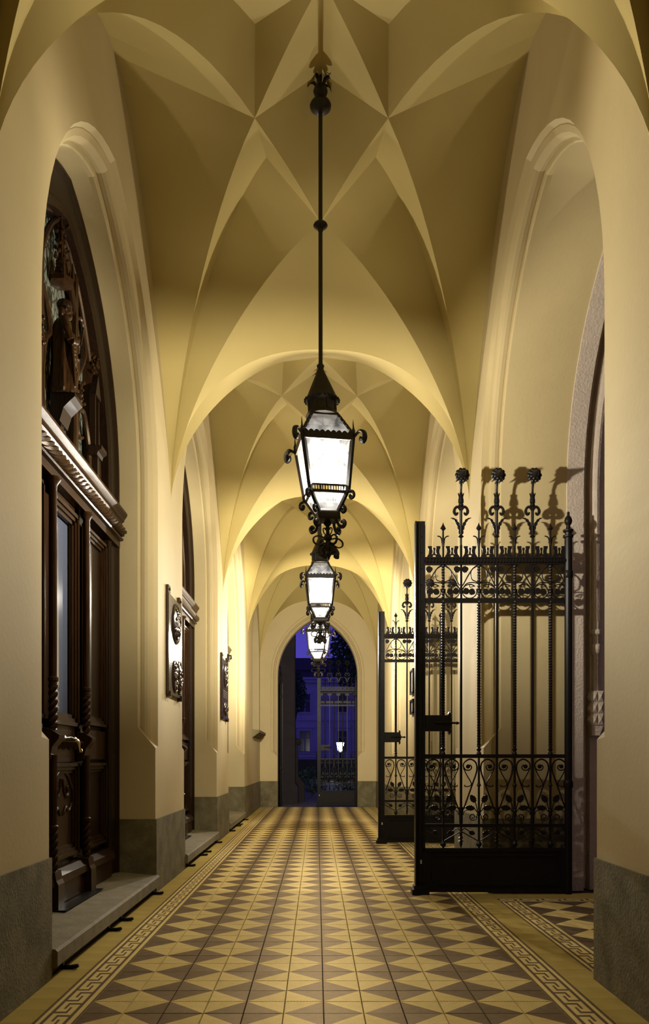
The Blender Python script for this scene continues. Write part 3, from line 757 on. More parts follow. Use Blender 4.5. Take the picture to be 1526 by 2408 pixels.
    for i in tw:
        x = X[i]; w = p*0.97
        for sg in (-1, 1):
            q = lambda a, h: (x + sg*a*w, 0.0, h)
            sc = MB().tube([q(a,h) for a,h in smooth_path([(0.06,ht),(0.35,ht-0.035),(0.62,ht-0.10),(0.85,ht-0.17),(0.95,hm-0.02)],4)], 0.0065, 5)
            sc.tube([q(a,h) for a,h in smooth_path([(0.10,ht-0.01),(0.40,ht-0.045),(0.47,ht-0.095),(0.38,ht-0.14),(0.08,hm+0.015)],4)], 0.0052, 5)
            sc.tube([q(a,h) for a,h in smooth_path([(0.10,hm+0.005),(0.40,hm+0.010),(0.72,hm-0.002),(0.95,hm-0.05)],4)], 0.0055, 5)
            c = (0.53, hb+0.066)
            sc.tube([q(c[0]+0.42*math.cos(a), c[1]+0.066*math.sin(a)) for a in [PI*0.75 - 2*PI*0.93*k/20 for k in range(21)]], 0.0055, 5)
            sc.tube([q(a,h) for a,h in smooth_path([(0.25,hb+0.118),(0.5,hb+0.105),(0.53,hb+0.128),(0.46,hb+0.132)],4)], 0.004, 5)
            so = part('band_scroll', sc)
            for cx, cz, an in ((0.40,hb+0.062,-0.5), (0.74,hb+0.068,PI+0.4), (0.80,ht-0.042,0.2)):
                lf = MB(); put_leaf(lf, x+sg*cx*w-0.032*math.cos(an), cz-0.032*math.sin(an), an, 0.066, 0.070, 0.0, 0.010); part('band_leaf', lf, par=so, ang=None)
        part('band_knot', MB().sphere((x, 0, hm+0.01), (0.022, 0.018, 0.018), 8, 5))
    # crest of split scrolls above the rope rail
    for i in range(nb+1):
        xc = x0 + p*(i+0.5) ; k = p/0.1675
        horn = [(0.012,0.0),(0.070,0.0),(0.062,0.018),(0.052,0.030),(0.048,0.052),(0.050,0.075),(0.058,0.088),(0.058,0.106),(0.020,0.106),(0.022,0.085),(0.016,0.062),(0.018,0.040),(0.026,0.030),(0.014,0.026)]
        b = MB()
        for sg in (-1, 1): b.prism([(xc+sg*a*k, H_R1+c) for a, c in horn], -0.007, 0.007)
        b.prism([(xc-0.010,H_R1+0.028),(xc+0.010,H_R1+0.028),(xc+0.006,H_R1+0.06),(xc+0.015,H_R1+0.094),(xc+0.006,H_R1+0.086),(xc,H_R1+0.098),(xc-0.006,H_R1+0.086),(xc-0.015,H_R1+0.094),(xc-0.006,H_R1+0.06)], -0.005, 0.005)
        b.box(xc-0.024, xc+0.024, -0.005, 0.005, H_R1+0.022, H_R1+0.032)
        part('crest', b, ang=None)
    # finials
    for i in range(nb):
        x = X[i]
        if i in plain:
            f = part('rose_finial', MB().lathe([(0.010,3.28),(0.010,3.36),(0.028,3.372),(0.02,3.382),(0.012,3.39),(0.014,3.62),(0.02,3.64),(0.012,3.655),(0.024,3.665),(0.024,3.68),(0.014,3.685),(0.026,3.69),(0.026,3.72),(0.016,3.765),(0.012,3.79)], (x,0,0), 8)
                     .tube([(x,0,3.76),(x,-0.004,3.82),(x,-0.018,3.87),(x,-0.045,3.905)], [0.011,0.010,0.012,0.018], 8))
            cup = MB()
            for sg in (-1, 1):
                cup.tube(xz(smooth_path([(x+sg*0.014,3.70),(x+sg*0.016,3.745),(x+sg*0.026,3.785)],4)), [0.006]*8+[0.002], 5)
            for sg in (-1, 1):                                # rolled volutes
                cup.tube(xz(smooth_path([(x,3.62),(x+sg*0.03,3.655),(x+sg*0.058,3.635),(x+sg*0.062,3.60),(x+sg*0.04,3.58),(x+sg*0.03,3.60)],4)), [0.013]*10+[0.015]*6+[0.009]*5, 6, flat=1.5)
            part('volute', cup, par=f)
            for sg in (-1, 1):                                # acanthus leaves
                path = smooth_path([(0.010,3.40),(0.016,3.45),(0.034,3.50),(0.062,3.538),(0.096,3.550)], 4); L_, R_ = [], []
                for q, (a, h) in enumerate(path):
                    t = q/(len(path)-1); w = 0.0165*math.sin(PI*min(1, 0.25+0.75*t))*(1.0 if q % 3 else 0.5)+0.0015
                    L_.append((x+sg*(a-w*0.75), h+w*0.45)); R_.append((x+sg*(a+w*0.75), h-w*0.55))
                part('acanthus_leaf', MB().prism(L_ + R_[::-1], -0.007, 0.007), par=f, ang=None)
            hd = MB(); hy, hz = -0.07, 3.93
            for r_, n_, dy, rr in ((0.050, 10, 0.0, 0.021), (0.034, 7, -0.018, 0.018)):
                for k in range(n_):
                    a = 2*PI*k/n_; hd.sphere((x+r_*math.cos(a), hy+dy, hz+r_*math.sin(a)), (rr, 0.016, rr), 7, 5)
            hd.sphere((x, hy+0.005, hz), (0.052, 0.028, 0.052), 10, 6)
            prof = [(0.040-0.034*k/9 + (0.0035 if k % 2 else 0), 0.012*k) for k in range(10)]
            hd.lathe_axis([(0.04,0)] + prof + [(0.003,0.112)], (x, hy-0.015, hz), (x, hy-0.13, hz+0.004), 10)
            for k in range(4):
                a = -PI/2 + (k-1.5)*0.55; hd.tube([(x+0.02*math.cos(a), hy+0.03, hz+0.02*math.sin(a)), (x+0.055*math.cos(a), hy+0.035, hz+0.055*math.sin(a)), (x+0.075*math.cos(a), hy+0.05, hz+0.07*math.sin(a))], [0.008,0.007,0.002], 5)
            part('rose_head', hd, par=f)
        else:
            f = part('spear_finial', MB().lathe([(0.012,3.28),(0.014,3.32),(0.010,3.34),(0.009,3.43),(0.016,3.435),(0.028,3.45),(0.020,3.463),(0.008,3.485),(0.002,3.505)], (x,0,0), 8))
            td = MB()
            for sg in (-1, 1): td.tube(xz(smooth_path([(x+sg*0.010,3.31),(x+sg*0.014,3.35),(x+sg*0.03,3.372),(x+sg*0.055,3.378)],4)), [0.006]*12+[0.003], 5)
            part('tendril', td, par=f)
    # lower panel: crossing scrolls on the plain bars, leaf sprays on the twisted bars
    edges_x = [x0-0.02] + X + [W]
    for i in plain + [-1, 7]:
        x = W if i == 7 else (x0-0.01 if i == -1 else X[i])
        for sg in (-1, 1):
            if (i == 7 and sg > 0) or (i == -1 and sg < 0): continue
            q = lambda a, h: (x + sg*a*p/0.1675, 0.0, h)
            sc = MB().tube([q(a,h) for a,h in smooth_path([(0.024,0.80),(0.060,0.90),(0.105,1.03),(0.140,1.13),(0.150,1.19),(0.135,1.245),(0.085,1.272),(0.035,1.245),(0.022,1.205),(0.045,1.172),(0.082,1.170),(0.100,1.195),(0.085,1.215),(0.062,1.208)],4)], [0.0075]*28+[0.006]*25, 6)
            sc.tube([q(a,h) for a,h in smooth_path([(0.022,1.19),(0.055,1.12),(0.092,1.055),(0.094,1.03),(0.075,1.016),(0.038,1.016),(0.036,1.03)],4)], 0.0055, 5)
            sc.tube([q(a,h) for a,h in smooth_path([(0.022,0.745),(0.030,0.775),(0.062,0.795)],4)], 0.004, 5)
            so = part('heart_scroll', sc)
            part('scroll_eye', MB().lathe_axis([(0.005,0),(0.021,0.004),(0.021,0.016),(0.005,0.02)], q(0.066,1.203)[:1]+(-0.010,)+q(0.066,1.203)[2:], q(0.066,1.203)[:1]+(0.010,)+q(0.066,1.203)[2:], 8), par=so)
            ch = MB().tube([q(0.012,0.60), q(0.03,0.622), q(0.085,0.588)], 0.0055, 5).tube([q(0.012,0.585), q(0.155,0.502)], 0.0055, 5)
            co = part('chevron', ch)
            lf = MB(); a0 = q(0.075, 0.586); put_leaf(lf, a0[0], a0[2], (-0.35 if sg > 0 else PI+0.35), 0.06, 0.05, 0, 0.008); part('chevron_leaf', lf, par=co, ang=None)
    for i in tw:
        x = X[i]; sp = MB()
        for sg in (-1, 1):
            sp.tube(xz(smooth_path([(x+sg*0.012,0.76),(x+sg*0.016,0.80),(x+sg*0.030,0.855),(x+sg*0.04,0.875)],4)), 0.005, 5)
            sp.tube(xz(smooth_path([(x+sg*0.012,0.77),(x+sg*0.03,0.79),(x+sg*0.045,0.815)],4)), 0.005, 5)
            cen = [(x+sg*(0.058+r*math.cos(a)), 0.728+r*math.sin(a)) for r, a in [(0.038*(1-0.75*k/22), PI*0.9+k*0.42) for k in range(23)]]
            sp.tube(xz(cen), 0.0055, 5)
        so = part('leaf_spray', sp)
        for sg in (-1, 1):
            lf = MB(); put_leaf(lf, x+sg*0.034, 0.863, (PI/2-0.55 if sg > 0 else PI/2+0.55), 0.085, 0.062, 0, 0.010); part('leaf', lf, par=so, ang=None)
            lf = MB(); put_leaf(lf, x+sg*0.040, 0.806, (0.12 if sg > 0 else PI-0.12), 0.092, 0.058, 0, 0.010); part('leaf', lf, par=so, ang=None)
        part('spray_knot', MB().lathe([(0.012,0.735),(0.022,0.745),(0.016,0.765),(0.022,0.785),(0.012,0.80)], (x,0,0), 8), par=so)
    # lock case
    lk = part('lock_case', MB().box(0.10, 0.315, -0.045, 0.03, 1.535, 1.685), ang=None)
    wing = [(0.315,1.52),(0.325,1.50),(0.335,1.525),(0.333,1.56),(0.345,1.585),(0.345,1.635),(0.333,1.66),(0.335,1.695),(0.322,1.718),(0.312,1.70)]
    part('lock_wing', MB().prism(wing, -0.05, 0.02), par=lk, ang=None)
    part('lock_bolt', MB().lathe_axis([(0.012,0),(0.014,0.15),(0.010,0.16),(0.010,0.19),(0.016,0.20),(0.012,0.212),(0.003,0.225)], (0.19,-0.05,1.618), (0.42,-0.05,1.610), 8), par=lk)
    return root
gate1 = iron_gate('iron_gate', 1.45)
GX0 = 0.923
gate1.location = (GX0, 7.70, 0)
tag(gate1, 'large black wrought-iron gate leaf with rose finials, nearest the viewer on the right', 'gate', 'black iron gates')
gate2 = copy_tree(gate1)
gate2.location = (GX0 + 0.005, 7.70+PITCH-0.1, 0)
tag(gate2, 'second black iron gate leaf, half hidden behind the nearest gate', 'gate', 'black iron gates')
gate3 = iron_gate('iron_gate', 1.06)
gate3.location = (0.01, Y_END+0.27, 0)
tag(gate3, 'closed iron gate leaf filling the right half of the far pointed doorway', 'gate', 'black iron gates')
gate4 = copy_tree(gate3)
gate4.rotation_euler = (0, 0, -math.radians(88))
gate4.location = (-1.03, Y_END + 1.36, 0)
tag(gate4, 'open iron gate leaf seen edge-on at the left jamb of the far doorway', 'gate', 'black iron gates')

# ------------------------------------------------------------------ carved oak doors in the left openings
DX = XL - RE_L                                  # face of the oak frame
def door(name, yc, detailed=True):
    root = empty(name, (DX, yc, 0.17))
    root['kind'] = 'structure'
    def part(nm, b, m_='wood', par=None, ang=35):      # local: x out of the door towards the corridor, y along it, z absolute height
        b.xf(lambda p: (p.x, p.y, p.z-0.17)); return b.build(nm, M[m_], par or root, ang)
    H2, SP, C2 = HALF+0.01, SPR, CEN_OFF
    out = arch_outline(H2, SP, C2, legs=(0.17, 1.6, 3.0))
    inn = arch_outline(H2-0.33, SP, C2, legs=(0.17, 1.6, 3.0))
    # frame: flat arched architrave with a roll moulding on its edge
    b = MB(); n = len(out)
    fx = lambda ol, x: [(x, a, h) for a, h in ol]
    b.grid([fx(out, -0.10), fx(out, 0.005), fx(arch_outline(H2-0.05, SP, C2, legs=(0.17,1.6,3.0)), 0.02), fx(arch_outline(H2-0.08, SP, C2, legs=(0.17,1.6,3.0)), 0.0),
            fx(arch_outline(H2-0.25, SP, C2, legs=(0.17,1.6,3.0)), -0.01), fx(arch_outline(H2-0.28, SP, C2, legs=(0.17,1.6,3.0)), 0.015), fx(inn, 0.0), fx(inn, -0.14)])
    part('arch_frame', b, 'wood_dark', ang=25)
    part('edge_roll', MB().tube([(0.012, a, h) for a, h in arch_outline(H2-0.03, SP, C2, legs=(0.17,1.6,3.0))], 0.016, 6))
    # backing
    b = MB(); b.add([(-0.16, a, h) for a, h in out], [tuple(range(n))]); part('backing_board', b, 'wood_dark', ang=None)
    # transom: cornice, rope moulding, rail
    tr = part('transom', MB().box(-0.12, 0.03, -H2+0.02, H2-0.02, 3.28, 3.56), ang=None)
    cp = [(-0.10,3.50),(0.04,3.50),(0.055,3.525),(0.070,3.535),(0.070,3.55),(0.085,3.57),(0.098,3.59),(0.098,3.61),(0.08,3.63),(-0.10,3.655)]
    part('cornice', MB().prism([(a, h) for a, h in cp], -H2-0.0, H2+0.0), par=tr, ang=25)
    if detailed:
        rp_ = MB(); N = 210
        for st in range(5):
            ph = 2*PI*st/5; rp_.tube([(0.055+0.030*math.cos(ph+2*PI*k/30), -H2+0.04+(2*H2-0.08)*k/N, 3.43+0.030*math.sin(ph+2*PI*k/30)) for k in range(N+1)], 0.020, 5)
        part('rope_moulding', rp_, par=tr, ang=60)
    else:
        part('rope_moulding', MB().tube([(0.055, -H2+0.04, 3.43), (0.055, H2-0.04, 3.43)], 0.05, 10), par=tr)
    part('transom_bead', MB().prism([(0.03,3.345),(0.06,3.35),(0.065,3.365),(0.045,3.38),(0.03,3.38)], -H2+0.02, H2-0.02), par=tr)
    # door leaves: a glazed leaf between two narrow ones
    def framed(par, y0, y1, h0, h1, inset, w, x0):
        """stepped moulding around a panel opening"""
        f = MB()
        for k, (d, x) in enumerate(((0.0, x0), (w*0.45, x0-0.015), (w*0.9, x0-0.03))):
            ww = w*0.42
            a0, a1, c0, c1 = y0+d, y1-d, h0+d, h1-d
            f.box(x-0.03, x, a0, a0+ww, c0, c1).box(x-0.03, x, a1-ww, a1, c0, c1).box(x-0.03, x, a0, a1, c0, c0+ww).box(x-0.03, x, a0, a1, c1-ww, c1)
        return part('panel_moulding', f, par=par, ang=None)
    yi = H2-0.33
    lf = part('door_leaf', MB().box(-0.10, -0.05, -0.42, 0.42, 0.24, 1.25).box(-0.10, -0.035, -0.42, -0.30, 1.25, 3.28).box(-0.10, -0.035, 0.30, 0.42, 1.25, 3.28).box(-0.10,-0.035,-0.42,0.42,1.25,1.56).box(-0.10,-0.035,-0.42,0.42,3.18,3.28), ang=None)
    part('glass_pane', MB().box(-0.085, -0.075, -0.31, 0.31, 1.55, 3.19), 'door_glass', lf, None)
    framed(lf, -0.33, 0.33, 1.53, 3.22, 0, 0.07, -0.005)
    framed(lf, -0.33, 0.33, 0.52, 1.24, 0, 0.06, -0.005)
    part('lower_panel', MB().box(-0.075, -0.055, -0.28, 0.28, 0.56, 1.20), 'wood_dark', lf, None)
    tr_ = MB()                                           # carved cusps in the lower panel
    for sg in (-1, 1):
        tr_.tube([(-0.05, sg*a, h) for a, h in smooth_path([(0.27,1.02),(0.20,1.10),(0.12,1.16),(0.03,1.19)],4)], [0.018]*12+[0.012], 6)
        tr_.tube([(-0.048, sg*a, h) for a, h in smooth_path([(0.02,1.12),(0.06,1.02),(0.11,0.985),(0.15,1.02),(0.12,1.06)],4)], [0.012]*8+[0.020]*8+[0.008], 6)
        tr_.tube([(-0.048, sg*a, h) for a, h in smooth_path([(0.24,0.92),(0.17,0.87),(0.10,0.90),(0.03,0.84)],4)], [0.014]*12+[0.006], 6)
    part('carved_tracery', tr_, par=lf)
    part('base_rail', MB().box(-0.10, 0.03, -yi, yi, 0.20, 0.40).prism([(0.03,0.36),(0.06,0.37),(0.05,0.42),(0.0,0.46),(-0.05,0.46),(-0.05,0.36)], -yi, yi), par=lf, ang=None)
    for sg in (-1, 1):
        ys = (0.50, yi-0.02) if sg > 0 else (-yi+0.02, -0.50)
        sp = part('side_panel', MB().box(-0.10, -0.055, ys[0]-0.06, ys[1]+0.02, 0.24, 3.28), 'wood_dark', None, None)
        framed(sp, ys[0], ys[1], 1.56, 3.22, 0, 0.06, -0.005); framed(sp, ys[0], ys[1], 0.52, 1.24, 0, 0.06, -0.005)
        part('side_rail', MB().box(-0.10, -0.03, ys[0]-0.06, ys[1]+0.02, 1.27, 1.52), par=sp, ang=None)
        # engaged column with twisted lower shafts
        y = sg*0.42; px = 0.025
        cl = part('column', MB().lathe([(0.05,3.28),(0.055,3.26),(0.029,3.22),(0.028,1.86),(0.038,1.85),(0.038,1.83),(0.029,1.82),(0.029,1.78)], (px,y,0), 10).lathe([(0.030,1.30),(0.028,0.80),(0.038,0.79),(0.038,0.77),(0.029,0.76)], (px,y,0), 10))
        if detailed:
            part('twisted_shaft', MB().twist((px,y), 1.48, 1.80, 0.026, 0.22, 0.012), par=cl, ang=60)
            part('twisted_shaft', MB().twist((px,y), 0.47, 0.77, 0.026, 0.22, 0.012), par=cl, ang=60)
        part('column_bracket', MB().prism([(-0.06,1.50),(0.03,1.48),(0.09,1.44),(0.085,1.415),(0.04,1.36),(0.02,1.27),(-0.06,1.25)], y-0.065, y+0.065), par=cl, ang=None)
        part('column_base', MB().prism([(-0.06,0.18),(0.085,0.18),(0.085,0.38),(0.07,0.41),(0.06,0.47),(-0.06,0.48)], y-0.07, y+0.07), par=cl, ang=None)
    if detailed:
        for k in range(5):                               # diamond bosses on the lock rail
            y = -0.28+0.14*k; b = MB(); r = 0.06
            b.add([(-0.03,y-r,1.40),(-0.03,y,1.46),(-0.03,y+r,1.40),(-0.03,y,1.34),(0.045,y,1.40)], [(0,1,4),(1,2,4),(2,3,4),(3,0,4)])
            part('diamond_boss', b, par=lf, ang=None)
        hp = part('door_handle', MB().lathe_axis([(0.030,0),(0.032,0.02),(0.014,0.03),(0.012,0.09),(0.02,0.10),(0.012,0.11)], (-0.02,-0.06,1.42), (0.10,-0.06,1.42), 10).tube([(0.075, a, h) for a, h in smooth_path([(-0.06,1.42),(-0.02,1.415),(0.03,1.39),(0.06,1.345),(0.085,1.335)],4)], [0.010]*5+[0.014]*4+[0.011]*4+[0.018]*4, 8), 'brass', lf)
        part('handle_bar', MB().tube([(0.07,-0.36,1.42),(0.085,-0.2,1.43),(0.075,-0.06,1.42)], 0.008, 6), 'iron', lf)
    # tympanum
    ty = arch_outline(H2-0.33, SP, C2, legs=(3.65,))
    tp = MB(); tp.add([(-0.13, a, h) for a, h in ty], [tuple(range(len(ty)))])
    tym = part('tympanum_glass', tp, 'lead_glass', None, None)
    t2 = MB()
    for y in (-0.88, -0.42, 0.42, 0.88): t2.box(-0.13, -0.05, y-0.035, y+0.035, 3.65, 3.85+math.sqrt(max(0.0, (H2-0.33+C2)**2-(abs(y)+C2)**2))-0.02)
    part('mullion', t2, par=tym, ang=None)
    sc = MB()
    for sg in (-1, 1):
        for path, r in (([(0.36,3.66),(0.40,4.0),(0.33,4.3),(0.22,4.42),(0.26,4.55),(0.36,4.7)], 0.030), ([(0.36,4.20),(0.46,4.5),(0.40,4.9),(0.20,5.22),(0.0,5.40)], 0.030), ([(0.86,3.7),(0.82,4.0),(0.66,4.2),(0.50,4.12),(0.52,3.95),(0.64,3.98)], 0.024),
                        ([(1.15,3.75),(1.10,4.15),(0.92,4.6),(0.7,4.95),(0.42,5.22),(0.0,5.44)], 0.026), ([(0.44,4.4),(0.60,4.55),(0.72,4.75),(0.62,4.95),(0.48,4.9)], 0.022)):
            pp = smooth_path(path, 5); sc.tube([(-0.07, sg*a, h) for a, h in pp], [r*(1-0.35*i/len(pp)) for i in range(len(pp))], 7)
    part('carved_scroll', sc, par=tym)
    if detailed:
        for sg in (-1, 1):                                   # pinnacled side niches on consoles
            y = sg*0.88
            b = MB().box(-0.06, 0.0, y-0.03, y+0.03, 3.66, 3.90).prism([(-0.06,3.98),(0.05,3.98),(0.05,3.95),(0.02,3.93),(0.01,3.90),(-0.06,3.90)], y-0.085, y+0.085)
            b.box(-0.06, -0.01, y-0.065, y-0.045, 3.98, 4.42).box(-0.06, -0.01, y+0.045, y+0.065, 3.98, 4.42)
            b.prism([(y-0.085,4.42),(y+0.085,4.42),(y,4.62)], -0.06, 0.0, plane='yz')
            part('pinnacle', b, 'wood_dark', tym, None)
            cr = MB(); rnd = random.Random(3)
            for k in range(34): cr.sphere((-0.04+rnd.uniform(-.03,.03), y+rnd.uniform(-.045,.045), 4.70+rnd.uniform(-.08,.10)), rnd.uniform(.009,.019), 7, 5)
            part('crocket', cr, par=tym)
            cr = MB()
            for k in range(34): cr.sphere((-0.05+rnd.uniform(-.03,.03), sg*0.50+rnd.uniform(-.045,.045), 4.30+rnd.uniform(-.10,.10)), rnd.uniform(.009,.019), 7, 5)
            part('crocket', cr, par=tym)
        cn = MB().prism([(-0.10,4.03),(0.085,4.03),(0.085,4.00),(0.05,3.97),(0.0,3.92),(-0.03,3.82),(-0.10,3.82)], -0.10, 0.10)
        cn.box(-0.09, -0.04, -0.04, 0.04, 3.66, 3.82); part('console', cn, 'wood_dark', tym, None)
        cy = MB().lathe([(0.02,4.885),(0.095,4.90),(0.10,4.935),(0.062,4.96),(0.04,5.04),(0.045,5.06),(0.026,5.09),(0.010,5.40)], (-0.05,0,0), 6)
        for k in range(6):
            a = PI/3*k; cy.lathe([(0.018,4.93),(0.012,5.0),(0.002,5.06)], (-0.05+0.09*math.cos(a),0.09*math.sin(a),0), 5)
        part('canopy', cy, par=tym, ang=None)
        cr = MB(); rnd = random.Random(5)
        for k in range(50): cr.sphere((-0.04+rnd.uniform(-.04,.03), rnd.uniform(-.07,.07), 5.06+rnd.uniform(-.08,.32)), rnd.uniform(.008,.018), 7, 5)
        part('crocket', cr, par=tym)
    return root
door1 = door('door_1', CEN[0]); tag(door1, 'nearest carved dark oak door with a glazed panel and statue tympanum', kind='structure')
door2 = door('door_2', CEN[1], False); tag(door2, 'second dark oak door, seen as a sliver beyond the bronze plaque', kind='structure')
door3 = copy_tree(door2); door3.name = 'door_3'; door3.location.y = CEN[2]; tag(door3, 'third dark oak door hidden in the far left recess', kind='structure')

# carved figure of a robed scholar standing on the console of the nearest door
def statue():
    b = MB(); n = 28
    rings = [(0.00,.115,.095,.0,0),(0.03,.118,.10,.0,.10),(0.10,.108,.092,.0,.12),(0.20,.095,.082,.0,.13),(0.30,.088,.075,-.005,.12),(0.38,.098,.076,-.008,.09),(0.45,.112,.078,-.008,.05),(0.52,.118,.072,-.006,.02),(0.555,.105,.062,.0,0),(0.575,.06,.048,.006,0),(0.59,.038,.036,.010,0),(0.615,.034,.034,.013,0)]
    vs, fs = [], []
    for i, (h, ry, rx, ox, fo) in enumerate(rings):
        for k in range(n):
            a = 2*PI*k/n; w = 1 + fo*math.sin(a*7+0.6*math.sin(h*12)) + fo*0.5*math.sin(a*11+h*9)
            vs.append((ox + rx*w*math.cos(a), ry*w*math.sin(a), h))
    for i in range(len(rings)-1):
        for k in range(n): fs.append((i*n+k, i*n+(k+1)%n, (i+1)*n+(k+1)%n, (i+1)*n+k))
    fs += [tuple(reversed(range(n))), tuple((len(rings)-1)*n+k for k in range(n))]
    b.add(vs, fs)
    b.sphere((0.02,0,0.662), (0.047,0.041,0.056), 16, 12)                       # head
    b.sphere((0.066,0,0.658), (0.011,0.008,0.016), 8, 6)                        # nose
    b.sphere((0.056,0,0.682), (0.014,0.030,0.007), 8, 5)                        # brow
    b.sphere((0.050,0,0.618), (0.022,0.026,0.026), 10, 8)                       # beard
    b.sphere((0.062,0,0.638), (0.007,0.014,0.004), 8, 5)                        # mouth
    for sg in (-1, 1):
        b.sphere((0.018,sg*0.043,0.660), (0.010,0.008,0.015), 8, 6)              # ears
        b.sphere((0.058,sg*0.017,0.668), (0.006,0.007,0.004), 6, 5)              # eyes
        b.sphere((0.046,sg*0.024,0.646), (0.014,0.012,0.014), 8, 6)              # cheeks
        b.sphere((-0.012,sg*0.034,0.640), (0.022,0.018,0.038), 8, 6)             # hair
    # arms: right hand raised to a rod, left hand supports a book
    b.tube([(0.0,-0.105,0.535),(0.02,-0.130,0.46),(0.05,-0.125,0.385)], [0.036,0.034,0.030], 10); b.tube([(0.05,-0.125,0.385),(0.09,-0.075,0.40),(0.112,-0.035,0.435)], [0.034,0.030,0.017], 10)
    b.tube([(0.0,0.105,0.535),(0.02,0.132,0.45),(0.05,0.128,0.36)], [0.036,0.034,0.030], 10); b.tube([(0.05,0.128,0.36),(0.095,0.085,0.345),(0.118,0.05,0.345)], [0.034,0.028,0.016], 10)
    for (hx, hy, hz), d in (((0.118,-0.022,0.447), 1), ((0.124,0.035,0.345), -1)):
        b.sphere((hx,hy,hz), (0.013,0.017,0.020), 8, 6)
        for k in range(4): b.tube([(hx,hy,hz-0.014+0.0095*k),(hx+0.014,hy+0.008*d,hz-0.014+0.0095*k),(hx+0.012,hy+0.022*d,hz-0.013+0.009*k)], [0.0058,0.0055,0.0045], 6)
        b.tube([(hx,hy-0.01*d,hz+0.016),(hx+0.008,hy+0.002*d,hz+0.03)], [0.006,0.0045], 6)
    # cloak folds falling from the arms, one knee forward, shoes
    for k in range(6): b.tube([(0.06+0.01*k,-0.11+0.02*k,0.37-0.012*k),(0.075,-0.08+0.03*k,0.24),(0.085,-0.075+0.03*k,0.06)], [0.014,0.012,0.010], 6)
    for k in range(4): b.tube([(0.085,-0.10+0.01*k,0.36-0.025*k),(0.10,-0.02,0.30-0.03*k),(0.085,0.08-0.01*k,0.335-0.03*k)], [0.009,0.012,0.009], 6)
    b.tube([(0.05,0.02,0.30),(0.085,0.03,0.20),(0.075,0.035,0.05)], [0.035,0.036,0.026], 10)
    for sg in (-1, 1): b.sphere((0.105,sg*0.045,0.012), (0.045,0.020,0.016), 10, 6)
    root = empty('carved_statue', (DX-0.03, CEN[0]-0.02, 4.03), math.radians(20))
    body = b.build('figure', M['wood'], root, 60)
    rm = body.modifiers.new('fuse', 'REMESH'); rm.mode = 'VOXEL'; rm.voxel_size = 0.0048; rm.use_smooth_shade = True
    cap = MB().lathe([(0.050,0.675),(0.056,0.685),(0.058,0.705),(0.050,0.725),(0.030,0.738),(0.006,0.743)], (0.012,0,0), 16)
    cap.build('cap', M['wood_dark'], root)
    MB().tube([(0.128,-0.025,0.40),(0.150,-0.018,0.545)], 0.008, 8).build('rod', M['wood'], root)
    bk = MB().box(0.13, 0.155, -0.01, 0.075, 0.315, 0.425); bk.build('book', M['wood_dark'], root, None)
    return root
st_ = statue(); tag(st_, 'carved dark wood figure of a robed scholar with book above the nearest door', 'statue')

# ------------------------------------------------------------------ stone door steps with iron foot scrapers
step_labels = ['worn stone step below the nearest oak door', 'stone step below the second oak door, beyond the bronze plaque pier', 'farthest stone step, in the third left recess before the window']
for k, yc in enumerate(CEN):
    st = tag(empty('door_step', (XL, yc, 0)), step_labels[k], 'step', 'stone door steps')
    b = MB().prism([(0.035,0.062),(0.045,0.072),(0.045,0.155),(0.03,0.17),(-RE_L-0.02,0.20),(-RE_L-0.02,0.062)], -HALF+0.016, HALF-0.016)
    b.build('step_slab', M['step'], st, None)
    MB().box(-RE_L, -0.03, -HALF+0.016, HALF-0.016, 0.0, 0.062).build('step_base', M['plinth'], st, None)
    for y in (4.93-6.235, 6.02-6.235, 6.40-6.235, 7.66-6.235):
        sb = MB().bar((0.0, y, 0.0), (0.0, y, 0.066), 0.022, 0.026, (0,1,0))
        pts = [(0.0,0.012),(0.05,0.012),(0.085,0.016),(0.10,0.022)]
        sb.tube([(a, y, h) for a, h in pts], [0.013,0.013,0.014,0.010], 8); sb.build('iron_bracket', M['iron'], st)
    MB().prism([(-RE_L+0.04,0.205),(-0.22,0.205),(-0.24,0.185),(-RE_L+0.04,0.185)], -0.5, 0.5).build('threshold_plate', M['iron'], st, None)

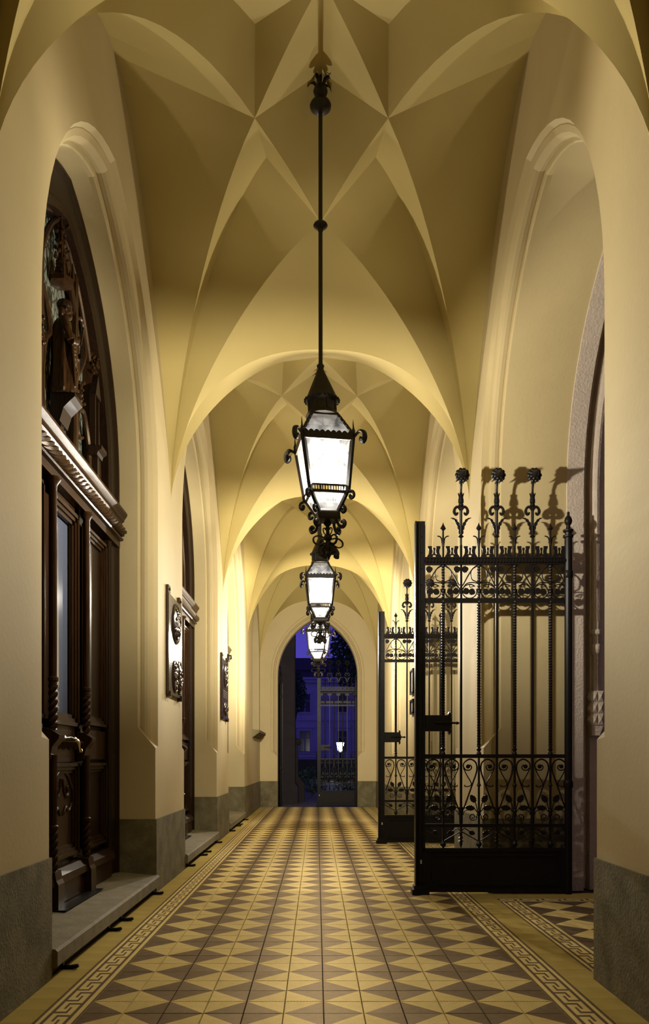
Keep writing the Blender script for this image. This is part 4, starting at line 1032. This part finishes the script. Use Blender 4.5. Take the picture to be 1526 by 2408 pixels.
# ------------------------------------------------------------------ bronze plaques
def plaque(name, yc, w, h0, h1, seed, double):
    root = empty(name, (XL, yc, h0)); rnd = random.Random(seed); H = h1-h0
    def part(nm, b, m_='bronze', par=None, ang=40): return b.build(nm, M[m_], par or root, ang)
    pl = part('plate', MB().box(0.008, 0.034, -w/2, w/2, 0, H), ang=None)
    for y in (-w/2+0.06, w/2-0.06):
        part('hanging_tab', MB().box(0.004, 0.030, y-0.055, y+0.055, H-0.005, H+0.085).lathe_axis([(0.018,0),(0.018,0.006),(0.008,0.012)], (0.030,y,H+0.045), (0.05,y,H+0.045), 8), par=pl, ang=None)
        part('lower_tab', MB().box(0.0, 0.05, y-0.03, y+0.03, -0.03, 0.03), par=pl, ang=None)
    def relief(cy, cz, ry, rz, depth, cnt):
        m = MB().sphere((0.034, cy, cz), (depth*0.6, ry, rz), 18, 10)
        rim = MB().tube([(0.038, cy+ry*1.05*math.cos(a), cz+rz*1.05*math.sin(a)) for a in [2*PI*k/24 for k in range(24)]], 0.013, 6, closed=True)
        m2 = part('relief_medallion', m, par=pl)
        part('medallion_rim', rim, par=m2)
        d = MB()
        for k in range(cnt):
            a, r_ = rnd.uniform(0, 2*PI), rnd.uniform(0, 0.85)**0.5
            yy, zz = cy+ry*r_*math.cos(a)*0.85, cz+rz*r_*math.sin(a)*0.85
            d.sphere((0.034+depth*0.55*math.sqrt(max(0,1-r_*r_*0.7)), yy, zz), (rnd.uniform(.008,.018), rnd.uniform(.012,.03), rnd.uniform(.012,.04)), 7, 5)
        part('portrait_relief', d, par=m2)
    relief(0.02, H*0.75, w*0.27, H*0.19, 0.055, 46)
    if double:
        relief(-0.05, H*0.20, w*0.15, H*0.15, 0.04, 26); relief(0.22, H*0.21, w*0.14, H*0.16, 0.045, 26)
    else: relief(0.02, H*0.17, w*0.30, H*0.10, 0.05, 26)
    for k in range(4):                                        # raised lines of worn, unreadable lettering
        ln = MB(); y = -w*0.34; zz = H*(0.46-0.035*k)
        while y < w*0.34:
            d = rnd.uniform(0.012, 0.03); ln.box(0.033, 0.037, y, y+d, zz, zz+0.018); y += d+rnd.uniform(0.006, 0.014)
        tag(part('letter_row', ln, 'bronze_text', pl, None), kind='stuff')
    return root
p1 = plaque('bronze_plaque', 8.70, 0.80, 1.94, 2.97, 1, True); tag(p1, 'large dark bronze memorial plaque with a portrait medallion beside the nearest oak door', 'plaque', 'bronze plaques')
p2 = plaque('bronze_plaque', 13.42, 0.86, 1.94, 2.90, 2, False); tag(p2, 'smaller-looking bronze plaque on the next pier, seen almost edge-on', 'plaque', 'bronze plaques')
hk = MB().box(0, 0.03, -0.03, 0.03, 0, 0.10).tube([(0.03,0,0.08),(0.07,0,0.07),(0.075,0,0.03),(0.05,0,0.02)], 0.012, 6)
hk = tag(hk.build('wall_hook', M['iron']), 'small dark iron hook on the wall above the second plaque', 'hook'); hk.location = (XL, 14.05, 2.99)
def notice(h0, h1, label):
    r = tag(empty('notice_board', (XR, 13.55, h0)), label, 'notice board', 'framed notices on the right wall'); H = h1-h0
    MB().box(-0.02, 0.0, -0.20, 0.20, 0.02, H-0.02).build('sheet', M['notice'], r, None)
    for a, c, d, e in ((-0.22,0.22,0,0.03),(-0.22,0.22,H-0.03,H),(-0.22,-0.19,0,H),(0.19,0.22,0,H)): MB().box(-0.045, -0.005, a, c, d, e).build('frame_bar', M['iron'], r, None)
notice(2.36, 2.77, 'upper of two small framed notices seen through the second gate')
notice(2.03, 2.27, 'lower of two small framed notices seen through the second gate')

# ------------------------------------------------------------------ outer stone order of the right-hand openings
outer = tag(empty('trim_1', (XR+RE_R, 0, 0)), 'dressed stone outer arch with slender colonnettes around the right openings', kind='structure')
for k, yc in enumerate(CEN):
    rows = []
    for o, p_ in ((0.0, RE_R), (-0.012, RE_R+0.004), (-0.012, RE_R+0.165), (0.15, RE_R+0.17), (0.15, RE_R+0.235), (0.055, RE_R+0.245), (0.055, RE_R+0.75)):
        ol = arch_outline(HALF_R + o, SPR, CEN_OFF, legs=(0.0, 1.62, 2.6, SPR-0.3)); rows.append([(XR+p_, yc+SH_R+s, h) for s, h in ol])
    ob = MB().grid(rows).build('stone_order', M['pink_stone'], outer, 25, False); local(ob, outer)
    for sg in (-1, 1):
        y = yc + SH_R + sg*(HALF_R+0.012); xx = XR+RE_R+0.29
        cb = MB().lathe([(0.035,1.92),(0.030,1.95),(0.030,2.28),(0.042,2.30),(0.05,2.33),(0.05,2.37),(0.032,2.39),(0.032,2.46),(0.052,2.48),(0.052,2.51),(0.036,2.53),(0.036,2.60)], (xx,y,0), 10)
        local(cb.build('colonnette', M['pink_stone'], outer), outer)
        db = MB().box(xx-0.055, xx+0.055, y-0.055, y+0.055, 1.60, 1.93)
        for f_, (ax, ay) in enumerate(((-1,0),(0,-1),(1,0),(0,1))):
            for i in range(3):
                for j in range(2):
                    zc, tc_ = 1.655+0.11*i, -0.027+0.055*j
                    cxx, cyy = xx+ax*0.055+(0 if ax else tc_), y+ay*0.055+(0 if ay else tc_)
                    tx, ty = (0, 0.0275) if ax else (0.0275, 0)
                    db.add([(cxx-tx,cyy-ty,zc-0.055),(cxx+tx,cyy+ty,zc-0.055),(cxx+tx,cyy+ty,zc+0.055),(cxx-tx,cyy-ty,zc+0.055),(cxx+ax*0.022,cyy+ay*0.022,zc)], [(0,1,4),(1,2,4),(2,3,4),(3,0,4)])
        db.prism([(xx-0.055,1.60),(xx+0.055,1.60),(xx+0.02,1.50),(xx-0.055,1.50)], y-0.05, y+0.05)
        local(db.build('colonnette_base', M['pink_stone'], outer, None), outer)
    ro = MB().tube([(XR+RE_R+0.29, yc+SH_R+s, h) for s, h in arch_outline(HALF_R+0.012, SPR, CEN_OFF, legs=(2.58, 3.2))], 0.036, 8)
    local(ro.build('arch_roll', M['pink_stone'], outer), outer)
for a, c in [(p_-0.06*(k_ < 3)*0+0.06*(k_ > 0), q_-0.06*(k_ < 3)) for k_, (p_, q_) in enumerate(pier_edges(HALF_R, SH_R))]:
    local(MB().box(XR+RE_R+0.3, XR+RE_R+0.75, a, c, 0, TOP).build('outer_pier', M['pink_stone'], outer, None), outer)

# ------------------------------------------------------------------ the street beyond the far doorway
gr = MB().box(-60, 60, Y_END+0.42, 140, -0.5, -0.03)
tag(gr.build('ground', M['paving'], angle=None), 'dark paving outside the far doorway', kind='structure')
gs = MB().box(XR+RE_R+0.76, 40, -10, Y_END+0.42, -0.5, -0.03)
tag(gs.build('ground', M['paving'], angle=None), 'dark paving outside the right openings', kind='structure')
nb_ = tag(empty('sky_blocker_building', (11.5, 8, -0.03)), 'added dark building, out of view, keeping sky light out of the right-hand openings', kind='structure')  # invented building outside, added to block blue sky light from the interior
MB().box(0, 6, -22, 13, 0, 13).build('wall', M['night_stone'], nb_, None)
MB().prism([(-0.5,13),(6.5,13),(3,16.5)], -22.3, 13.3).build('roof', M['roof'], nb_, None)
for i in range(7):
    for h0 in (1.6, 5.6, 9.4): MB().box(-0.06, 0.02, -20+4.6*i, -18.7+4.6*i, h0, h0+2.1).build('window', M['dark_pane'], nb_, None)
# buttress wall and gate pier close to the doorway
bt = tag(empty('stone_buttress', (-1.3, 24.6, -0.03)), 'tall dark stone buttress just outside the left side of far doorway', 'buttress')
MB().box(-1.2, 0.65, -0.5, 0.5, 0, 8.0).build('shaft', M['night_stone'], bt, None)
MB().prism([(-1.25,0),(0.74,0),(0.74,0.5),(0.65,0.62),(-1.2,0.62)], -0.6, 0.55).build('base', M['night_stone'], bt, None)
pr = tag(empty('gate_pier', (-0.72, 25.75, -0.03)), 'low stone gate pier with a moulded cap outside the far doorway', 'pier')
MB().box(-0.17, 0.13, -0.2, 0.2, 0.4, 1.78).build('shaft', M['night_stone'], pr, None)
MB().prism([(-0.2,0),(0.33,0),(0.33,0.55),(0.2,0.72),(0.13,0.80),(-0.17,0.80)], -0.3, 0.3).build('base', M['night_stone'], pr, None)
MB().lathe([(0.24,1.76),(0.30,1.80),(0.34,1.85),(0.34,1.92),(0.28,1.96),(0.10,2.0)], (-0.02,0,0), 4, ph=PI/4).build('cap', M['night_stone'], pr, None)
# house across the street
HY = 96.0; k_ = HY/F_PX
house = tag(empty('town_house', (0, HY, -0.03)), 'pale stuccoed house across the street in blue dusk light', 'building')
def hp(nm, b, m_='facade', par=None): return b.build(nm, M[m_], par or house, None)
hp('wall', MB().box(-14, 14, 0, 8, 0, 10.6)); hp('attic', MB().box(-14, 14, 0.2, 8, 10.9, 11.9), 'roof')
hp('cornice', MB().box(-14.2, 14.2, -0.5, 0.2, 10.4, 10.75).box(-14.2, 14.2, -0.8, 0.2, 10.75, 11.0)); hp('string_course', MB().box(-14.1, 14.1, -0.25, 0.1, 5.95, 6.35)); hp('string_course', MB().box(-14.1,14.1,-0.2,0.1,1.5,1.85))
hp('roof', MB().prism([(-14.6,11.9),(14.6,11.9),(12.5,13.3),(-12.5,13.3)], -0.3, 8), 'roof')
for x in (-10.2, -5.8, -1.4, 3.0, 7.4, 11.8):
    for h0, h1 in ((2.3, 4.75), (6.95, 9.1)):
        f = hp('window', MB().box(x-0.78, x+0.78, -0.14, 0.05, h0-0.2, h0).box(x-0.78,x-0.62,-0.14,0.05,h0,h1).box(x+0.62,x+0.78,-0.14,0.05,h0,h1).box(x-0.85,x+0.85,-0.2,0.05,h1,h1+0.3), 'facade')
        for a, c, d, e in ((-0.56,-0.07,h0+0.06,h1-0.85),(0.07,0.56,h0+0.06,h1-0.85),(-0.56,-0.07,h1-0.75,h1-0.05),(0.07,0.56,h1-0.75,h1-0.05)): hp('pane', MB().box(x+a, x+c, -0.05, -0.03, d, e), 'dark_pane', f)
        hp('sash', MB().box(x-0.62, x+0.62, -0.03, -0.005, h0, h1), 'white_trim', f)
        if h0 < 5: hp('pediment', MB().prism([(x-1.15,5.1),(x+1.15,5.1),(x+1.15,5.25),(x,5.8),(x-1.15,5.25)], -0.35, 0.05), 'facade', f)
# railing and low wall in front of the house
rl = tag(empty('garden_railing', (0, 58, -0.03)), 'low street wall topped with thin iron railing before the house', 'railing')
MB().box(-12, 12, -0.15, 0.15, 0, 1.35).build('wall', M['night_stone'], rl, None)
for h in (1.50, 1.68, 1.86): MB().box(-12, 12, -0.02, 0.02, h, h+0.03).build('rail', M['iron'], rl, None)
for i in range(13): MB().box(-12+2*i-0.03, -12+2*i+0.03, -0.03, 0.03, 1.35, 1.92).build('post', M['iron'], rl, None)
# street lamp
slx, sly = (800-VPX)*52/F_PX, 52.0
sl_ = tag(empty('street_lamp', (slx, sly, -0.03)), 'lit street lamp on a black post seen through the far gate', 'street lamp')
MB().lathe([(0.12,0),(0.12,0.3),(0.07,0.35),(0.045,0.6),(0.04,1.75),(0.07,1.8),(0.04,1.86)], n=10).build('post', M['iron'], sl_)
MB().lathe([(0.14,1.88),(0.24,2.42)], n=6).build('lamp_glass', M['street_glow'], sl_, None)
MB().lathe([(0.28,2.42),(0.26,2.47),(0.08,2.62),(0.03,2.74)], n=6).build('lamp_cap', M['iron'], sl_, None)
# shrubs and trees
def foliage(n, cx, cy, cz, rx, ry, rz, size, seed, shell=0.35):
    rnd = random.Random(seed); b = MB()
    for _ in range(n):
        while True:
            v = Vector((rnd.uniform(-1,1), rnd.uniform(-1,1), rnd.uniform(-1,1)))
            if shell < v.length < 1.0: break
        if rz and v.z < -0.75: v.z = -0.75
        c = Vector((cx+v.x*rx, cy+v.y*ry, cz+v.z*rz)); a = Vector((rnd.gauss(0,1), rnd.gauss(0,1), rnd.gauss(0,1))).normalized(); t = a.orthogonal().normalized()
        s_ = size*rnd.uniform(0.6, 1.3); w = a.cross(t)
        b.add([c-t*s_, c+w*s_*0.42+a*s_*0.1, c+t*s_, c-w*s_*0.42+a*s_*0.1], [(0,1,2),(0,2,3)])
    return b
def shrub(x, y, r, h, seed, label):
    rt = tag(empty('shrub', (x, y, -0.03)), label, 'shrub', 'shrubs outside the doorway')
    foliage(900, 0, 0, h*0.52, r, r*0.8, h*0.5, 0.055, seed).build('foliage', M['leaf'], rt, None, False)
    st = MB()
    for k in range(5): a = k*1.3; st.tube([(0,0,0),(0.2*r*math.cos(a),0.2*r*math.sin(a),h*0.3),(0.5*r*math.cos(a),0.5*r*math.sin(a),h*0.7)], [0.03,0.02,0.008], 5)
    st.build('stems', M['bark'], rt)
shrub(-0.15, 29.6, 0.62, 1.05, 11, 'dark leafy shrub beside the low gate pier')
shrub(1.18, 29.8, 0.60, 1.15, 12, 'dark leafy shrub behind the closed far gate, centre')
shrub(2.45, 29.2, 0.55, 1.0, 13, 'dark leafy shrub at right edge of the far doorway')
def tree(x, y, hc, r, rz, seed, label, n=2600):
    rt = tag(empty('tree', (x, y, -0.03)), label, 'tree', 'street trees')
    foliage(n, 0, 0, hc, r, r, rz, 0.17, seed, 0.1).build('crown', M['leaf'], rt, None, False)
    tr = MB().tube([(0,0,0),(0.05,0,hc*0.4),(0,0.05,hc)], [0.20,0.15,0.06], 8)
    for k in range(6): a = k*1.05; tr.tube([(0,0,hc*0.6),(r*0.35*math.cos(a),r*0.35*math.sin(a),hc*0.85),(r*0.7*math.cos(a),r*0.7*math.sin(a),hc+0.3*rz)], [0.08,0.05,0.015], 5)
    tr.build('trunk', M['bark'], rt)
tree(2.75, 46.0, 7.6, 2.0, 3.2, 21, 'large dark tree crown filling upper right of the far doorway', 4200)
tree(-1.75, 62.0, 6.4, 0.95, 1.8, 22, 'slim dark tree at left, beside the house windows', 1200)
